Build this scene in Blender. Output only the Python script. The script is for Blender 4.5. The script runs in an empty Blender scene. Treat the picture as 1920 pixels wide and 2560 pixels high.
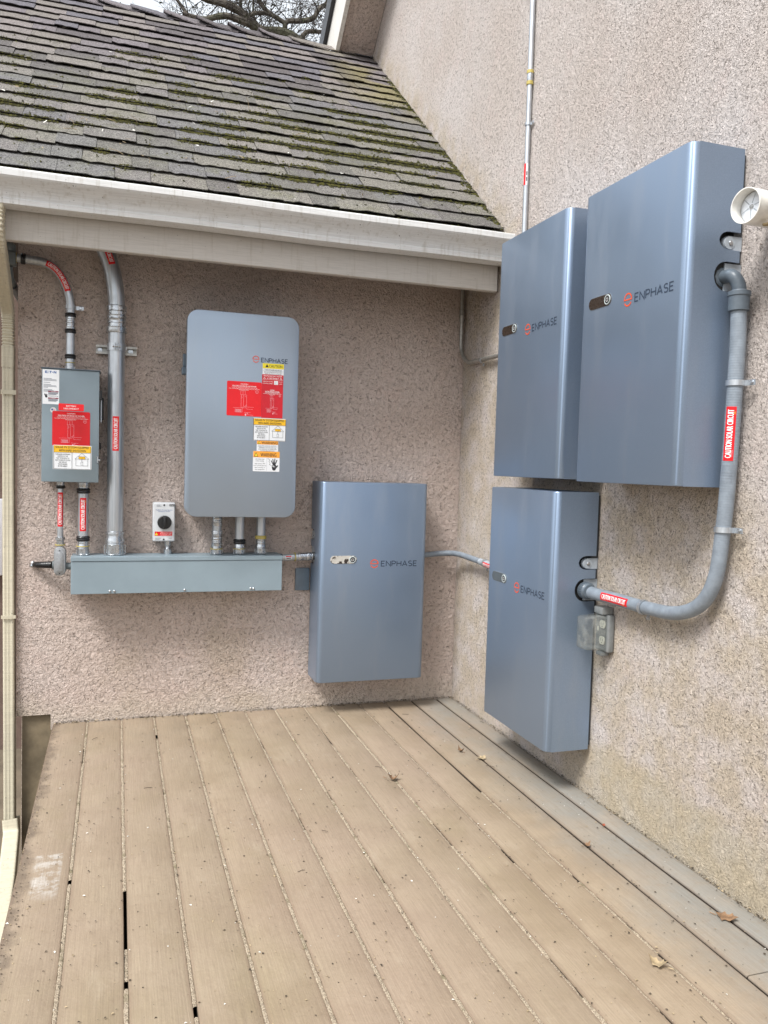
import bpy, bmesh, math, random
from mathutils import Vector, Matrix, noise
from mathutils.geometry import tessellate_polygon
random.seed(7)
C = bpy.context.scene
PI = math.pi

# ------------------------------------------------------------------ camera, world, light
cam = bpy.data.cameras.new('camera'); camo = bpy.data.objects.new('camera', cam)
C.collection.objects.link(camo); C.camera = camo
Rr, Ru, Rf = (0.94929504, -0.31298932, 0.02960757), (-0.0104266, 0.06278051, 0.99797289), (0.31421363, 0.94767943, -0.05633381)
camo.matrix_world = Matrix(((Rr[0], Ru[0], -Rf[0], -1.7322), (Rr[1], Ru[1], -Rf[1], -3.9642), (Rr[2], Ru[2], -Rf[2], 1.2318), (0, 0, 0, 1)))
cam.sensor_fit = 'HORIZONTAL'; cam.sensor_width = 36; cam.lens = 2019.9 / 1920 * 36
cam.clip_start = .05; cam.clip_end = 3000
SUN_EL, SUN_AZ = math.radians(53), math.radians(234)     # azimuth clockwise from +Y
w = bpy.data.worlds.new('World'); C.world = w; w.use_nodes = True
nt = w.node_tree; nt.nodes.clear()
sky = nt.nodes.new('ShaderNodeTexSky'); sky.sky_type = 'NISHITA'; sky.sun_disc = False
sky.sun_elevation = SUN_EL; sky.sun_rotation = SUN_AZ; sky.air_density = 1; sky.dust_density = 4; sky.ozone_density = 1
hs = nt.nodes.new('ShaderNodeHueSaturation'); hs.inputs['Saturation'].default_value = .38
bg = nt.nodes.new('ShaderNodeBackground'); bg.inputs['Strength'].default_value = .145
wo = nt.nodes.new('ShaderNodeOutputWorld')
tcw = nt.nodes.new('ShaderNodeTexCoord'); cn_ = nt.nodes.new('ShaderNodeTexNoise'); cn_.inputs['Scale'].default_value = 1.6; cn_.inputs['Detail'].default_value = 5
mr = nt.nodes.new('ShaderNodeMapRange'); mr.inputs[1].default_value = .3; mr.inputs[2].default_value = .7; mr.inputs[3].default_value = .45; mr.inputs[4].default_value = .85
mxw = nt.nodes.new('ShaderNodeMix'); mxw.data_type = 'RGBA'; mxw.inputs[7].default_value = (4.0, 4.25, 4.5, 1)      # high thin overcast
nt.links.new(tcw.outputs['Generated'], cn_.inputs['Vector']); nt.links.new(cn_.outputs[0], mr.inputs[0]); nt.links.new(mr.outputs[0], mxw.inputs[0])
nt.links.new(sky.outputs[0], hs.inputs['Color']); nt.links.new(hs.outputs[0], mxw.inputs[6]); nt.links.new(mxw.outputs[2], bg.inputs[0]); nt.links.new(bg.outputs[0], wo.inputs[0])
sd = bpy.data.lights.new('sun', 'SUN'); sd.energy = 2.0; sd.angle = math.radians(18); sd.color = (1, .985, .96)
so = bpy.data.objects.new('sun', sd); C.collection.objects.link(so)
sdir = Vector((math.sin(SUN_AZ) * math.cos(SUN_EL), math.cos(SUN_AZ) * math.cos(SUN_EL), math.sin(SUN_EL)))
so.rotation_euler = sdir.to_track_quat('Z', 'Y').to_euler(); so.location = (0, -3, 8)
vs = C.view_settings; vs.view_transform = 'Standard'; vs.look = 'None'; vs.exposure = 1.0; vs.gamma = 1
vs.use_curve_mapping = False

# ------------------------------------------------------------------ material helpers
class NT:
    def __init__(s, name):
        s.m = bpy.data.materials.new(name); s.m.use_nodes = True; s.t = s.m.node_tree
        s.b = s.t.nodes['Principled BSDF']
    def n(s, typ, **kw):
        d = s.t.nodes.new('ShaderNode' + typ)
        for k, v in kw.items():
            if hasattr(d, k) and not k[0].isupper(): setattr(d, k, v)
        return d
    def link(s, a, b): s.t.links.new(a, b)
    def val(s, d, k, v):
        i = d.inputs[k]
        if isinstance(v, bpy.types.NodeSocket): s.link(v, i)
        else:
            try: i.default_value = v
            except Exception: i.default_value = tuple(v) + (1,)
    def pos(s): return s.n('NewGeometry').outputs['Position']
    def obj(s): return s.n('TexCoord').outputs['Object']
    def noise(s, vec, scale, detail=3, rough=.55, dist=0):
        d = s.n('TexNoise'); s.link(vec, d.inputs['Vector']); d.inputs['Scale'].default_value = scale
        d.inputs['Detail'].default_value = detail; d.inputs['Roughness'].default_value = rough; d.inputs['Distortion'].default_value = dist
        return d.outputs['Fac']
    def math(s, op, a, b=0., c=0., clamp=False):
        d = s.n('Math', operation=op); d.use_clamp = clamp
        s.val(d, 0, a); s.val(d, 1, b)
        if op in ('SMOOTHSTEP',): pass
        if len(d.inputs) > 2: s.val(d, 2, c)
        return d.outputs[0]
    def ramp(s, x, lo, hi, a=0., b=1.):
        d = s.n('MapRange', interpolation_type='SMOOTHSTEP'); s.val(d, 0, x)
        for i, v in ((1, lo), (2, hi), (3, a), (4, b)): d.inputs[i].default_value = v
        return d.outputs[0]
    def mix(s, f, a, b, bt='MIX'):
        d = s.n('Mix', data_type='RGBA', blend_type=bt); s.val(d, 0, f)
        for i, v in ((6, a), (7, b)):
            if isinstance(v, bpy.types.NodeSocket): s.link(v, d.inputs[i])
            else: d.inputs[i].default_value = tuple(v)[:3] + (1,)
        return d.outputs[2]
    def sep(s, v):
        d = s.n('SeparateXYZ'); s.link(v, d.inputs[0]); return d.outputs
    def scalev(s, v, sc):
        d = s.n('Mapping'); s.link(v, d.inputs[0]); d.inputs['Scale'].default_value = sc; return d.outputs[0]
    def bump(s, h, dist=.002, strength=1.):
        d = s.n('Bump'); s.link(h, d.inputs['Height']); d.inputs['Distance'].default_value = dist; d.inputs['Strength'].default_value = strength
        s.link(d.outputs[0], s.b.inputs['Normal']); return d
    def col(s, c): s.val(s.b, 'Base Color', c)
    def rough(s, r): s.val(s.b, 'Roughness', r)

def plain(name, col, rough=.5, metal=0., var=.12, vscale=40, bump=0., coat=0.):
    t = NT(name); p = t.obj(); n = t.noise(p, vscale, 4)
    f = t.ramp(n, .3, .7, 1 - var, 1 + var)
    c = t.n('Mix', data_type='RGBA', blend_type='MULTIPLY'); c.inputs[0].default_value = 1
    c.inputs[6].default_value = tuple(col) + (1,)
    cb = t.n('CombineColor')
    for i in range(3): t.link(f, cb.inputs[i])
    t.link(cb.outputs[0], c.inputs[7]); t.col(c.outputs[2])
    r = t.ramp(t.noise(p, vscale * 1.7, 3), .3, .7, max(.02, rough - .07), rough + .07); t.rough(r)
    t.b.inputs['Metallic'].default_value = metal
    if coat: t.b.inputs['Coat Weight'].default_value = coat
    if bump: t.bump(n, bump)
    return t.m

def stucco(name, base, dark, wid=.034, sc=58, right=False, lo=.40, pw=.6):
    t = NT(name); p = t.pos()
    x, y, z = t.sep(p)
    dn = t.n('TexNoise'); t.link(p, dn.inputs['Vector']); dn.inputs['Scale'].default_value = 30; dn.inputs['Detail'].default_value = 2
    add = t.n('VectorMath', operation='MULTIPLY_ADD'); t.link(dn.outputs['Color'], add.inputs[0]); add.inputs[1].default_value = (.02,) * 3; t.link(p, add.inputs[2])
    v = add.outputs[0]
    n1 = t.noise(v, sc, 2, .5)
    ab = t.math('ABSOLUTE', t.math('SUBTRACT', n1, .5))
    worm = t.ramp(ab, wid * .25, wid, 1, 0)
    m1 = t.ramp(t.noise(p, sc * .8, 2), lo, lo + .12)
    worm = t.math('MULTIPLY', worm, m1)
    n2 = t.noise(v, sc * 2.1, 3, .6)
    pits = t.ramp(n2, .34, .42, 1, 0)
    fine = t.noise(p, 420, 2)
    big = t.noise(p, 1.6, 4, .6)
    # smoother parged band with a yellow stain at the foot of the wall
    zz = t.math('ADD', z, t.math('MULTIPLY', t.math('SUBTRACT', t.noise(p, 5, 3), .5), .16))
    band = t.ramp(zz, .17, .24, 1, 0) if right else t.ramp(zz, .02, .16, .45, 0)
    if right:
        band = t.math('MULTIPLY', band, t.ramp(y, -1.1, -1.45, 0, 1))
    relief = t.math('MAXIMUM', worm, t.math('MULTIPLY', pits, pw))
    relief = t.math('MULTIPLY', relief, t.math('SUBTRACT', 1, t.math('MULTIPLY', band, .45)))
    c = t.mix(t.ramp(big, .35, .65), base, tuple(k * f for k, f in zip(base, (.93, .90, .87))))
    c = t.mix(t.math('MULTIPLY', t.ramp(t.noise(p, 6, 4, .7), .5, .72), .35), c, (base[0] * 1.05, base[1] * .95, base[2] * .93))
    c = t.mix(t.math('MULTIPLY', band, .75), c, (.60, .53, .41))
    if right:   # ochre run-off stain above the roof line
        ln = t.math('ADD', t.math('SUBTRACT', z, 2.704), t.math('MULTIPLY', y, -.81))
        st = t.math('MULTIPLY', t.ramp(ln, .03, .26, 1, 0), t.ramp(t.noise(p, 9, 3), .3, .65))
        c = t.mix(t.math('MULTIPLY', st, .5), c, (.58, .47, .30))
    else:
        st = t.math('MULTIPLY', t.ramp(t.noise(p, 2.2, 4, .6), .5, .7), t.ramp(z, .9, .3))
        c = t.mix(t.math('MULTIPLY', st, .4), c, (.50, .41, .30))
    c = t.mix(t.math('MULTIPLY', relief, dark), c, (.16, .125, .10))  # crevice shade painted into the colour, as the bump alone reads weakly
    t.col(c); t.rough(.93); t.b.inputs['Specular IOR Level'].default_value = .15
    h = t.math('SUBTRACT', t.math('ADD', t.math('MULTIPLY', t.noise(v, sc * (1.7 if right else 1.25), 4, .68), 1.4), t.math('MULTIPLY', fine, .12)), t.math('MULTIPLY', relief, .7))
    h = t.math('ADD', h, t.math('MULTIPLY', t.noise(p, 26, 3), .9))
    t.bump(h, .012, 1.)
    return t.m

M = {}
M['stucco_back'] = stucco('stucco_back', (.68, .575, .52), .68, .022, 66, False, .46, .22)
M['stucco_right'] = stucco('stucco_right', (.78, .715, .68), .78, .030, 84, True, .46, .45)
M['foundation'] = plain('foundation', (.19, .15, .095), .9, 0, .25, 12, .003)
M['neighbour'] = plain('neighbour_render', (.15, .105, .085), .9, 0, .15, 20, .002)
def trimmat(name, base, streak=True):
    t = NT(name); p = t.pos()
    g = t.noise(t.scalev(p, (3, 60, 60)), 3, 5, .65)
    vs_ = t.noise(t.scalev(p, (30, 30, 2.5)), 2, 4, .6)
    c = t.mix(t.ramp(g, .35, .75), base, tuple(k * .84 for k in base))
    c = t.mix(t.math('MULTIPLY', t.ramp(vs_, .5, .75), .35), c, (.30, .26, .19))
    sp = t.ramp(t.noise(p, 95, 2), .70, .76)
    c = t.mix(t.math('MULTIPLY', sp, .8), c, (.06, .05, .04))
    t.col(c); t.rough(.55); t.bump(g, .0015, .6); return t.m
M['fascia'] = trimmat('fascia_paint', (.56, .53, .49))
M['gutter'] = trimmat('gutter_paint', (.70, .705, .70))
M['rake_paint'] = trimmat('rake_paint', (.72, .70, .66))
M['downspout'] = trimmat('downspout_paint', (.60, .55, .42))
M['black_trim'] = plain('black_trim', (.02, .02, .024), .4)
M['roof_deck'] = plain('roof_deck', (.09, .07, .055), .9)
M['dark_void'] = plain('dark_void', (.012, .012, .012), .7)

def shinglemat():
    t = NT('asphalt_shingle'); p = t.pos(); x, y, z = t.sep(p)
    oi = t.n('ObjectInfo'); rnd = oi.outputs['Random']
    gr = t.noise(p, 170, 2, .8); g2 = t.noise(p, 120, 2)
    cr = t.n('ValToRGB'); t.link(rnd, cr.inputs[0]); e = cr.color_ramp
    e.interpolation = 'CONSTANT'
    e.elements[0].color = (.078, .070, .072, 1); e.elements[1].position = .8; e.elements[1].color = (.13, .118, .108, 1)
    for ps, cc in ((.25, (.115, .103, .108)), (.45, (.14, .125, .12)), (.62, (.095, .09, .10))):
        k = e.elements.new(ps); k.color = cc + (1,)
    c = cr.outputs[0]
    lich = t.math('MULTIPLY', t.ramp(z, 3.75, 3.0), t.ramp(t.noise(p, 3.5, 4, .65), .3, .6, .45, 1))
    c = t.mix(t.math('MULTIPLY', lich, .5), c, (.118, .120, .100))
    moss = t.math('MULTIPLY', t.ramp(t.noise(p, 7, 5, .7), .52, .70), t.ramp(z, 3.7, 3.2))
    c = t.mix(t.math('MULTIPLY', moss, .45), c, (.085, .083, .045))
    yel = t.math('MULTIPLY', t.ramp(x, -.55, -.1), t.math('MULTIPLY', t.ramp(t.noise(p, 3, 3), .42, .6), t.ramp(z, 3.2, 3.6)))
    c = t.mix(t.math('MULTIPLY', yel, .6), c, (.16, .14, .05))
    c = t.mix(1., c, t.mix(t.ramp(gr, .32, .68), (.45,) * 3, (2.4,) * 3), 'MULTIPLY')
    white = t.ramp(t.noise(p, 45, 3, .7), .69, .74)
    c = t.mix(t.math('MULTIPLY', t.math('MULTIPLY', white, .55), t.ramp(z, 3.9, 3.4)), c, (.35, .36, .32))
    t.col(c); t.rough(.95); t.b.inputs['Specular IOR Level'].default_value = .2
    t.bump(t.math('ADD', gr, g2), .003, .8); return t.m
M['shingle'] = shinglemat()
def mossmat():
    t = NT('moss'); p = t.pos(); n = t.noise(p, 60, 3)
    t.col(t.mix(t.ramp(n, .35, .65), (.018, .018, .008), (.105, .10, .02))); t.rough(1.); t.bump(t.noise(p, 400, 2), .003); return t.m
M['moss'] = mossmat()

def deckmat():
    t = NT('deck_paint'); p = t.pos(); x, y, z = t.sep(p)
    oi = t.n('ObjectInfo'); rnd = oi.outputs['Random']
    grain = t.noise(t.scalev(p, (260, 6, 40)), 1, 4, .6)
    mott = t.noise(p, 4.2, 5, .62); m2 = t.noise(p, 1.1, 3)
    c = t.mix(t.ramp(mott, .36, .62), (.30, .234, .16), (.345, .275, .193))
    c = t.mix(t.ramp(m2, .38, .62), c, t.mix(.5, c, (.345, .258, .20)))
    c = t.mix(t.math('MULTIPLY', rnd, .3), c, (.29, .235, .175))
    # weathered blue-grey streak along the wall, fading a board or two in
    xg = t.math('ADD', x, t.math('MULTIPLY', t.math('SUBTRACT', t.noise(p, 4, 5, .7), .5), .42))
    gr = t.math('MULTIPLY', t.ramp(xg, -.42, -.07), t.ramp(t.noise(p, 2.4, 4, .6), .25, .6, .3, 1))
    c = t.mix(t.math('MULTIPLY', gr, .85), c, (.26, .265, .25))
    ol = t.math('MULTIPLY', t.ramp(t.noise(t.scalev(p, (1, .6, 1)), 1.9, 5, .7), .5, .72), .4)
    c = t.mix(ol, c, (.25, .205, .115))
    dirt = t.math('MULTIPLY', t.ramp(y, -.75, .02), t.ramp(t.noise(p, 6, 4, .7), .35, .7))
    c = t.mix(t.math('MULTIPLY', dirt, .45), c, (.24, .20, .15))
    xl = t.math('ADD', x, t.math('MULTIPLY', t.math('SUBTRACT', t.noise(p, 14, 4), .5), .12))
    c = t.mix(t.ramp(xl, -1.955, -2.0, 0, .75), c, (.13, .10, .075))
    # worn whitish paint patch
    pa = t.math('MULTIPLY', t.math('MULTIPLY', t.ramp(x, -1.965, -1.945), t.ramp(x, -1.875, -1.882)), t.math('MULTIPLY', t.ramp(y, -1.63, -1.54), t.ramp(y, -1.33, -1.335)))
    c = t.mix(t.math('MULTIPLY', pa, t.ramp(t.noise(p, 17, 6, .75), .42, .60, 0, .75)), c, (.55, .52, .48))
    gx = t.sep(t.n('TexCoord').outputs['Generated'])[0]
    ed = t.math('MAXIMUM', t.ramp(gx, .10, .0), t.ramp(gx, .90, 1.0)); ed = t.math('MULTIPLY', ed, t.ramp(t.noise(p, 8, 4, .7), .25, .6, .25, 1))
    c = t.mix(t.math('MULTIPLY', ed, .55), c, (.20, .14, .10))
    fl = t.ramp(t.noise(p, 70, 3, .7), .68, .74)
    c = t.mix(t.math('MULTIPLY', fl, .6), c, (.17, .12, .08))
    c = t.mix(t.math('MULTIPLY', t.ramp(t.noise(p, 28, 5, .75), .50, .72), .35), c, (.25, .19, .13))
    c = t.mix(t.math('MULTIPLY', t.ramp(t.noise(t.scalev(p, (1, .35, 1)), 11, 5, .7), .55, .75), .3), c, (.46, .39, .30))
    c = t.mix(t.ramp(grain, .3, .7, .26, 0), c, (.15, .11, .08))
    c = t.mix(t.ramp(z, -.004, -.008), c, (.03, .024, .018))  # plank sides painted near black, standing in for shade inside the gaps
    t.col(c); t.rough(t.ramp(mott, .3, .7, .62, .78)); t.b.inputs['Specular IOR Level'].default_value = .3
    t.bump(t.math('ADD', t.math('MULTIPLY', grain, .6), t.noise(p, 90, 3)), .0016, .8); return t.m
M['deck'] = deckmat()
def gritmat():
    t = NT('sandy_grit'); p = t.pos()
    n = t.noise(p, 330, 2, .7); b = t.noise(p, 17, 3)
    c = t.mix(t.ramp(n, .38, .62), (.20, .155, .11), (.50, .42, .31))
    c = t.mix(t.math('MULTIPLY', t.ramp(b, .55, .72), .7), c, (.14, .12, .06))
    t.col(c); t.rough(1.); t.bump(n, .003); return t.m
M['grit'] = gritmat()
M['ground'] = plain('bare_earth', (.13, .105, .075), .95, 0, .3, 3, .01)

def silver(name, col, metal=.55, rough=.36):
    t = NT(name); p = t.obj()
    n = t.noise(p, 700, 1); b = t.noise(p, 3, 3)
    c = t.mix(t.ramp(n, .3, .7), tuple(k * .93 for k in col), tuple(k * 1.07 for k in col))
    sm = t.ramp(t.noise(t.scalev(p, (6, 6, 1.2)), 1.5, 4, .65), .5, .75)
    c = t.mix(t.math('MULTIPLY', sm, .10), c, (.5, .48, .44))
    t.col(c); t.b.inputs['Metallic'].default_value = metal
    t.rough(t.math('ADD', t.ramp(b, .3, .7, rough - .04, rough + .05), t.math('MULTIPLY', sm, .08)))
    return t.m
M['battery'] = silver('silver_blue_paint', (.24, .31, .415), .62, .36)
M['controller'] = silver('silver_panel', (.31, .37, .445), .62, .38)
M['batt_back'] = plain('dark_grey_plastic', (.05, .055, .06), .6)
M['lug'] = plain('light_grey_plastic', (.36, .40, .44), .45)
M['window'] = plain('smoked_window', (.035, .024, .018), .3, 0, .15, 60)
M['window_film'] = None
def filmmat():
    t = NT('film_painted_reflection'); p = t.obj()
    n = t.noise(t.scalev(p, (1, 1, .8)), 34, 4, .65)
    t.col(t.mix(t.ramp(n, .50, .54), (.62, .60, .55), (.05, .04, .035))); t.rough(.25); t.b.inputs['Metallic'].default_value = .3  # broken reflection on the film painted in as pale and dark patches
    t.bump(n, .003); return t.m
M['window_film'] = filmmat()
M['window_grey'] = plain('grey_window', (.085, .10, .11), .35)
M['ring'] = plain('button_ring', (.5, .56, .56), .3)
M['black'] = plain('black_plastic', (.012, .012, .013), .4)
M['tape'] = plain('black_tape', (.01, .01, .011), .3, 0, .2, 90, .002)
def galv():
    t = NT('galvanised_steel'); p = t.obj()
    s = t.noise(t.scalev(p, (60, 60, 2)), 2, 4, .7); b = t.noise(p, 22, 3)
    c = t.mix(t.ramp(s, .35, .68), (.46, .49, .52), (.60, .63, .66))
    t.col(c); t.b.inputs['Metallic'].default_value = .8; t.rough(t.ramp(b, .3, .7, .30, .46)); t.bump(s, .0006, .5); return t.m
M['galv'] = galv()
M['zinc'] = plain('zinc_fitting', (.50, .52, .54), .27, .9, .10, 50)
M['alum'] = plain('cast_aluminium', (.36, .37, .38), .45, .7, .1, 120, .0008)
M['strut'] = plain('strut_steel', (.42, .41, .38), .45, .7, .15, 50)
M['yellow_ring'] = plain('yellow_seal', (.46, .37, .10), .45)
M['pvc'] = plain('grey_flex_conduit', (.215, .25, .29), .42, 0, .12, 30)
M['pvc_dark'] = plain('dark_grey_fitting', (.10, .125, .15), .4, 0, .08, 60)
M['pvc_fit'] = plain('grey_pvc', (.13, .15, .155), .45)
M['box'] = plain('grey_enamel', (.235, .30, .34), .42, 0, .04, 8)
M['plate'] = plain('dark_grey_enamel', (.13, .17, .21), .45, 0, .06, 30)
M['switch'] = plain('off_white_plastic', (.62, .64, .66), .4, 0, .04, 30)
M['white_fix'] = plain('aged_white_paint', (.78, .77, .73), .4, 0, .1, 30)
M['lens'] = plain('lamp_glass', (.74, .78, .84), .2, 0, .12, 60, .002, .3)
M['rust'] = plain('dirty_underside', (.34, .27, .15), .8, 0, .3, 70)
M['outlet'] = plain('outlet_grey', (.19, .20, .20), .55, 0, .12, 40)
M['ivory'] = plain('ivory_plastic', (.58, .57, .48), .4)
def clearmat():
    t = NT('cloudy_clear_plastic'); p = t.obj()
    n = t.noise(p, 25, 3, .6)
    t.col(t.mix(t.ramp(n, .4, .7), (.36, .37, .37), (.44, .45, .42))); t.rough(.18)
    t.b.inputs['Transmission Weight'].default_value = 0
    t.b.inputs['IOR'].default_value = 1.45
    # clouded plastic: part see-through, part milky film
    tr = t.n('BsdfTransparent'); tr.inputs[0].default_value = (.86, .88, .87, 1)
    mx = t.n('MixShader'); t.link(t.ramp(n, .4, .75, .16, .42), mx.inputs[0]); t.link(tr.outputs[0], mx.inputs[1]); t.link(t.b.outputs[0], mx.inputs[2])
    out = [k for k in t.t.nodes if k.type == 'OUTPUT_MATERIAL'][0]; t.link(mx.outputs[0], out.inputs[0]); return t.m
M['clear'] = clearmat()
def ink(name, c, r=.5): M[name] = plain(name, c, r, 0, .03, 30)
ink('red', (.72, .006, .012), .35); ink('red2', (.55, .008, .02), .4); ink('white_ink', (.85, .85, .85)); ink('paper', (.74, .76, .78), .4)
ink('yellow', (.80, .46, .015), .4); ink('yellow2', (.80, .66, .03), .4); ink('amber', (.85, .36, .04), .4); ink('black_ink', (.015, .015, .02)); ink('blue_ink', (.01, .09, .32))
ink('grey_ink', (.22, .24, .28)); ink('logo_dark', (.035, .055, .09)); ink('orange_ink', (.70, .09, .03)); ink('pink_ink', (.85, .45, .50)); ink('purple_ink', (.22, .03, .06))
def barkmat():
    t = NT('oak_bark'); p = t.pos(); n = t.noise(t.scalev(p, (1, 1, 1)), 14, 5, .7); m = t.noise(p, 3, 3)
    c = t.mix(t.ramp(n, .35, .65), (.05, .042, .035), (.17, .15, .125)); c = t.mix(t.math('MULTIPLY', t.ramp(m, .5, .65), .5), c, (.08, .09, .04))
    t.col(c); t.rough(.95); t.bump(n, .03); return t.m
M['bark'] = barkmat(); M['twig'] = plain('twig', (.055, .045, .04), .9); M['leaf'] = plain('oak_leaf', (.055, .065, .03), .7, 0, .3, 9)
M['dry_leaf'] = plain('dry_leaf', (.22, .13, .07), .8, 0, .35, 60); M['dry_leaf2'] = plain('pale_dry_leaf', (.36, .28, .17), .8, 0, .3, 60); M['red_leaf'] = plain('rusty_leaf', (.30, .07, .03), .7, 0, .2, 60)
M['speck'] = plain('dark_litter', (.06, .045, .03), .9, 0, .4, 20); M['pale_speck'] = plain('pale_chip', (.72, .71, .66), .8)

# ------------------------------------------------------------------ mesh helpers
def link(name, me, parent=None):
    o = bpy.data.objects.new(name, me); C.collection.objects.link(o)
    if parent: o.parent = parent
    return o
def finish(name, bm, mats, parent=None, smooth=35, off=None):
    if off is not None: bmesh.ops.translate(bm, verts=bm.verts, vec=-Vector(off))
    me = bpy.data.meshes.new(name); bm.to_mesh(me); bm.free()
    for m in (mats if isinstance(mats, (list, tuple)) else [mats]): me.materials.append(m)
    if smooth:
        me.polygons.foreach_set('use_smooth', [True] * len(me.polygons)); me.set_sharp_from_angle(angle=math.radians(smooth))
    return link(name, me, parent)
def tag(o, label=None, cat=None, group=None, kind=None):
    for k, v in (('label', label), ('category', cat), ('group', group), ('kind', kind)):
        if v: o[k] = v
    return o
class Thing:
    def __init__(s, name, label, cat, loc=(0, 0, 0), group=None):
        s.o = bpy.data.objects.new(name, None); C.collection.objects.link(s.o); s.o.location = loc; s.loc = Vector(loc)
        s.o.empty_display_size = .05; tag(s.o, label, cat, group)
    def part(s, name, bm, mats, parent=None, smooth=35, label=None):
        o = finish(name, bm, mats, parent or s.o, smooth, s.loc)
        if label: o['label'] = label
        return o
def new(): return bmesh.new()
def box(bm, x0, x1, y0, y1, z0, z1, bev=0, seg=1, mi=0):
    r = bmesh.ops.create_cube(bm, size=1)
    vs_ = r['verts']
    for v in vs_:
        v.co = Vector((x0 + (v.co.x + .5) * (x1 - x0), y0 + (v.co.y + .5) * (y1 - y0), z0 + (v.co.z + .5) * (z1 - z0)))
    fs = {f for v in vs_ for f in v.link_faces}
    for f in fs: f.material_index = mi
    if bev:
        es = {e for v in vs_ for e in v.link_edges}
        bmesh.ops.bevel(bm, geom=list(es), offset=bev, segments=seg, affect='EDGES', profile=.5)
    return bm
def prism(bm, pts, d, mi=0, bev=0, seg=2):
    """pts: closed 3d polygon; extruded by vector d"""
    d = Vector(d); a = [bm.verts.new(Vector(p)) for p in pts]; b = [bm.verts.new(Vector(p) + d) for p in pts]
    fs = [bm.faces.new(a[::-1]), bm.faces.new(b)]
    n = len(pts)
    for i in range(n): fs.append(bm.faces.new((a[i], a[(i + 1) % n], b[(i + 1) % n], b[i])))
    for f in fs: f.material_index = mi
    bmesh.ops.recalc_face_normals(bm, faces=fs)
    if bev:
        es = set(fs[1].edges); bmesh.ops.bevel(bm, geom=list(es), offset=bev, segments=seg, affect='EDGES', profile=.5)
    return bm
def basis(ax):
    ax = Vector(ax).normalized(); r = Vector((0, 0, 1)) if abs(ax.z) < .9 else Vector((0, 1, 0))
    u = ax.cross(r).normalized(); return ax, u, ax.cross(u)
def lathe(bm, o, ax, prof, seg=24, mi=0, mats=None, cap=True):
    """prof: list of (t, r) along the axis"""
    o = Vector(o); ax, u, v = basis(ax); rings = []
    for t, r in prof:
        rings.append([bm.verts.new(o + ax * t + (u * math.cos(2 * PI * i / seg) + v * math.sin(2 * PI * i / seg)) * max(r, 1e-5)) for i in range(seg)])
    fs = []
    for k in range(len(rings) - 1):
        for i in range(seg):
            j = (i + 1) % seg; f = bm.faces.new((rings[k][i], rings[k][j], rings[k + 1][j], rings[k + 1][i])); f.material_index = mats[k] if mats else mi; fs.append(f)
    if cap:
        for rg in (rings[0][::-1], rings[-1]):
            f = bm.faces.new(rg); f.material_index = mi; fs.append(f)
    bmesh.ops.recalc_face_normals(bm, faces=fs); return bm
class Path:
    def __init__(s, pts, out, fillet=0, n=8, smooth=False):
        P = [Vector(p) for p in pts]; q = []
        if smooth:
            E = [P[0] * 2 - P[1]] + P + [P[-1] * 2 - P[-2]]
            for i in range(1, len(E) - 2):
                for k in range(n):
                    t = k / n; a, b, c, d = E[i - 1:i + 3]
                    q.append(.5 * ((2 * b) + (c - a) * t + (2 * a - 5 * b + 4 * c - d) * t * t + (3 * b - a - 3 * c + d) * t ** 3))
            q.append(P[-1])
        elif fillet:
            q.append(P[0])
            for i in range(1, len(P) - 1):
                a, b, c = P[i - 1], P[i], P[i + 1]; f = min(fillet, (a - b).length * .49, (c - b).length * .49)
                p0 = b + (a - b).normalized() * f; p1 = b + (c - b).normalized() * f
                for k in range(n + 1):
                    t = k / n; q.append(p0 * (1 - t) ** 2 + b * 2 * t * (1 - t) + p1 * t * t)
            q.append(P[-1])
        else: q = P
        s.p = q; s.out = Vector(out); s.s = [0]
        for i in range(1, len(q)): s.s.append(s.s[-1] + (q[i] - q[i - 1]).length)
        s.L = s.s[-1]
        s.T = []
        for i in range(len(q)):
            a = q[max(i - 1, 0)]; b = q[min(i + 1, len(q) - 1)]; s.T.append((b - a).normalized())
    def at(s, t):
        t = min(max(t, -.5), s.L + .5)
        if t <= 0: return s.p[0] + s.T[0] * t, s.T[0]
        if t >= s.L: return s.p[-1] + s.T[-1] * (t - s.L), s.T[-1]
        lo = 0
        import bisect
        lo = min(max(bisect.bisect_right(s.s, t) - 1, 0), len(s.p) - 2)
        f = (t - s.s[lo]) / max(s.s[lo + 1] - s.s[lo], 1e-9)
        return s.p[lo].lerp(s.p[lo + 1], f), s.T[lo].lerp(s.T[lo + 1], f).normalized()
    def near(s, P):
        P = Vector(P); return min((( s.at(s.L * k / 400)[0] - P).length, s.L * k / 400) for k in range(401))[1]
    def tube(s, bm, r, seg=20, a=0, b=None, step=None, rf=None, mi=0):
        b = s.L if b is None else b
        if step: ts = [a + (b - a) * k / max(1, round((b - a) / step)) for k in range(max(1, round((b - a) / step)) + 1)]
        else: ts = sorted(set([a, b] + [t for t in s.s if a < t < b]))
        rings = []
        U = None
        for k, t in enumerate(ts):
            P, T = s.at(t)
            B = s.out if U is None else U
            U = (B - T * B.dot(T)).normalized(); V = T.cross(U); rr = rf(k, t) if rf else r
            rings.append([bm.verts.new(P + (U * math.cos(2 * PI * i / seg) + V * math.sin(2 * PI * i / seg)) * rr) for i in range(seg)])
        fs = []
        for k in range(len(rings) - 1):
            for i in range(seg):
                j = (i + 1) % seg; f = bm.faces.new((rings[k][i], rings[k][j], rings[k + 1][j], rings[k + 1][i])); f.material_index = mi; fs.append(f)
        for rg in (rings[0][::-1], rings[-1]): f = bm.faces.new(rg); f.material_index = mi; fs.append(f)
        bmesh.ops.recalc_face_normals(bm, faces=fs)
        return bm
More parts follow.
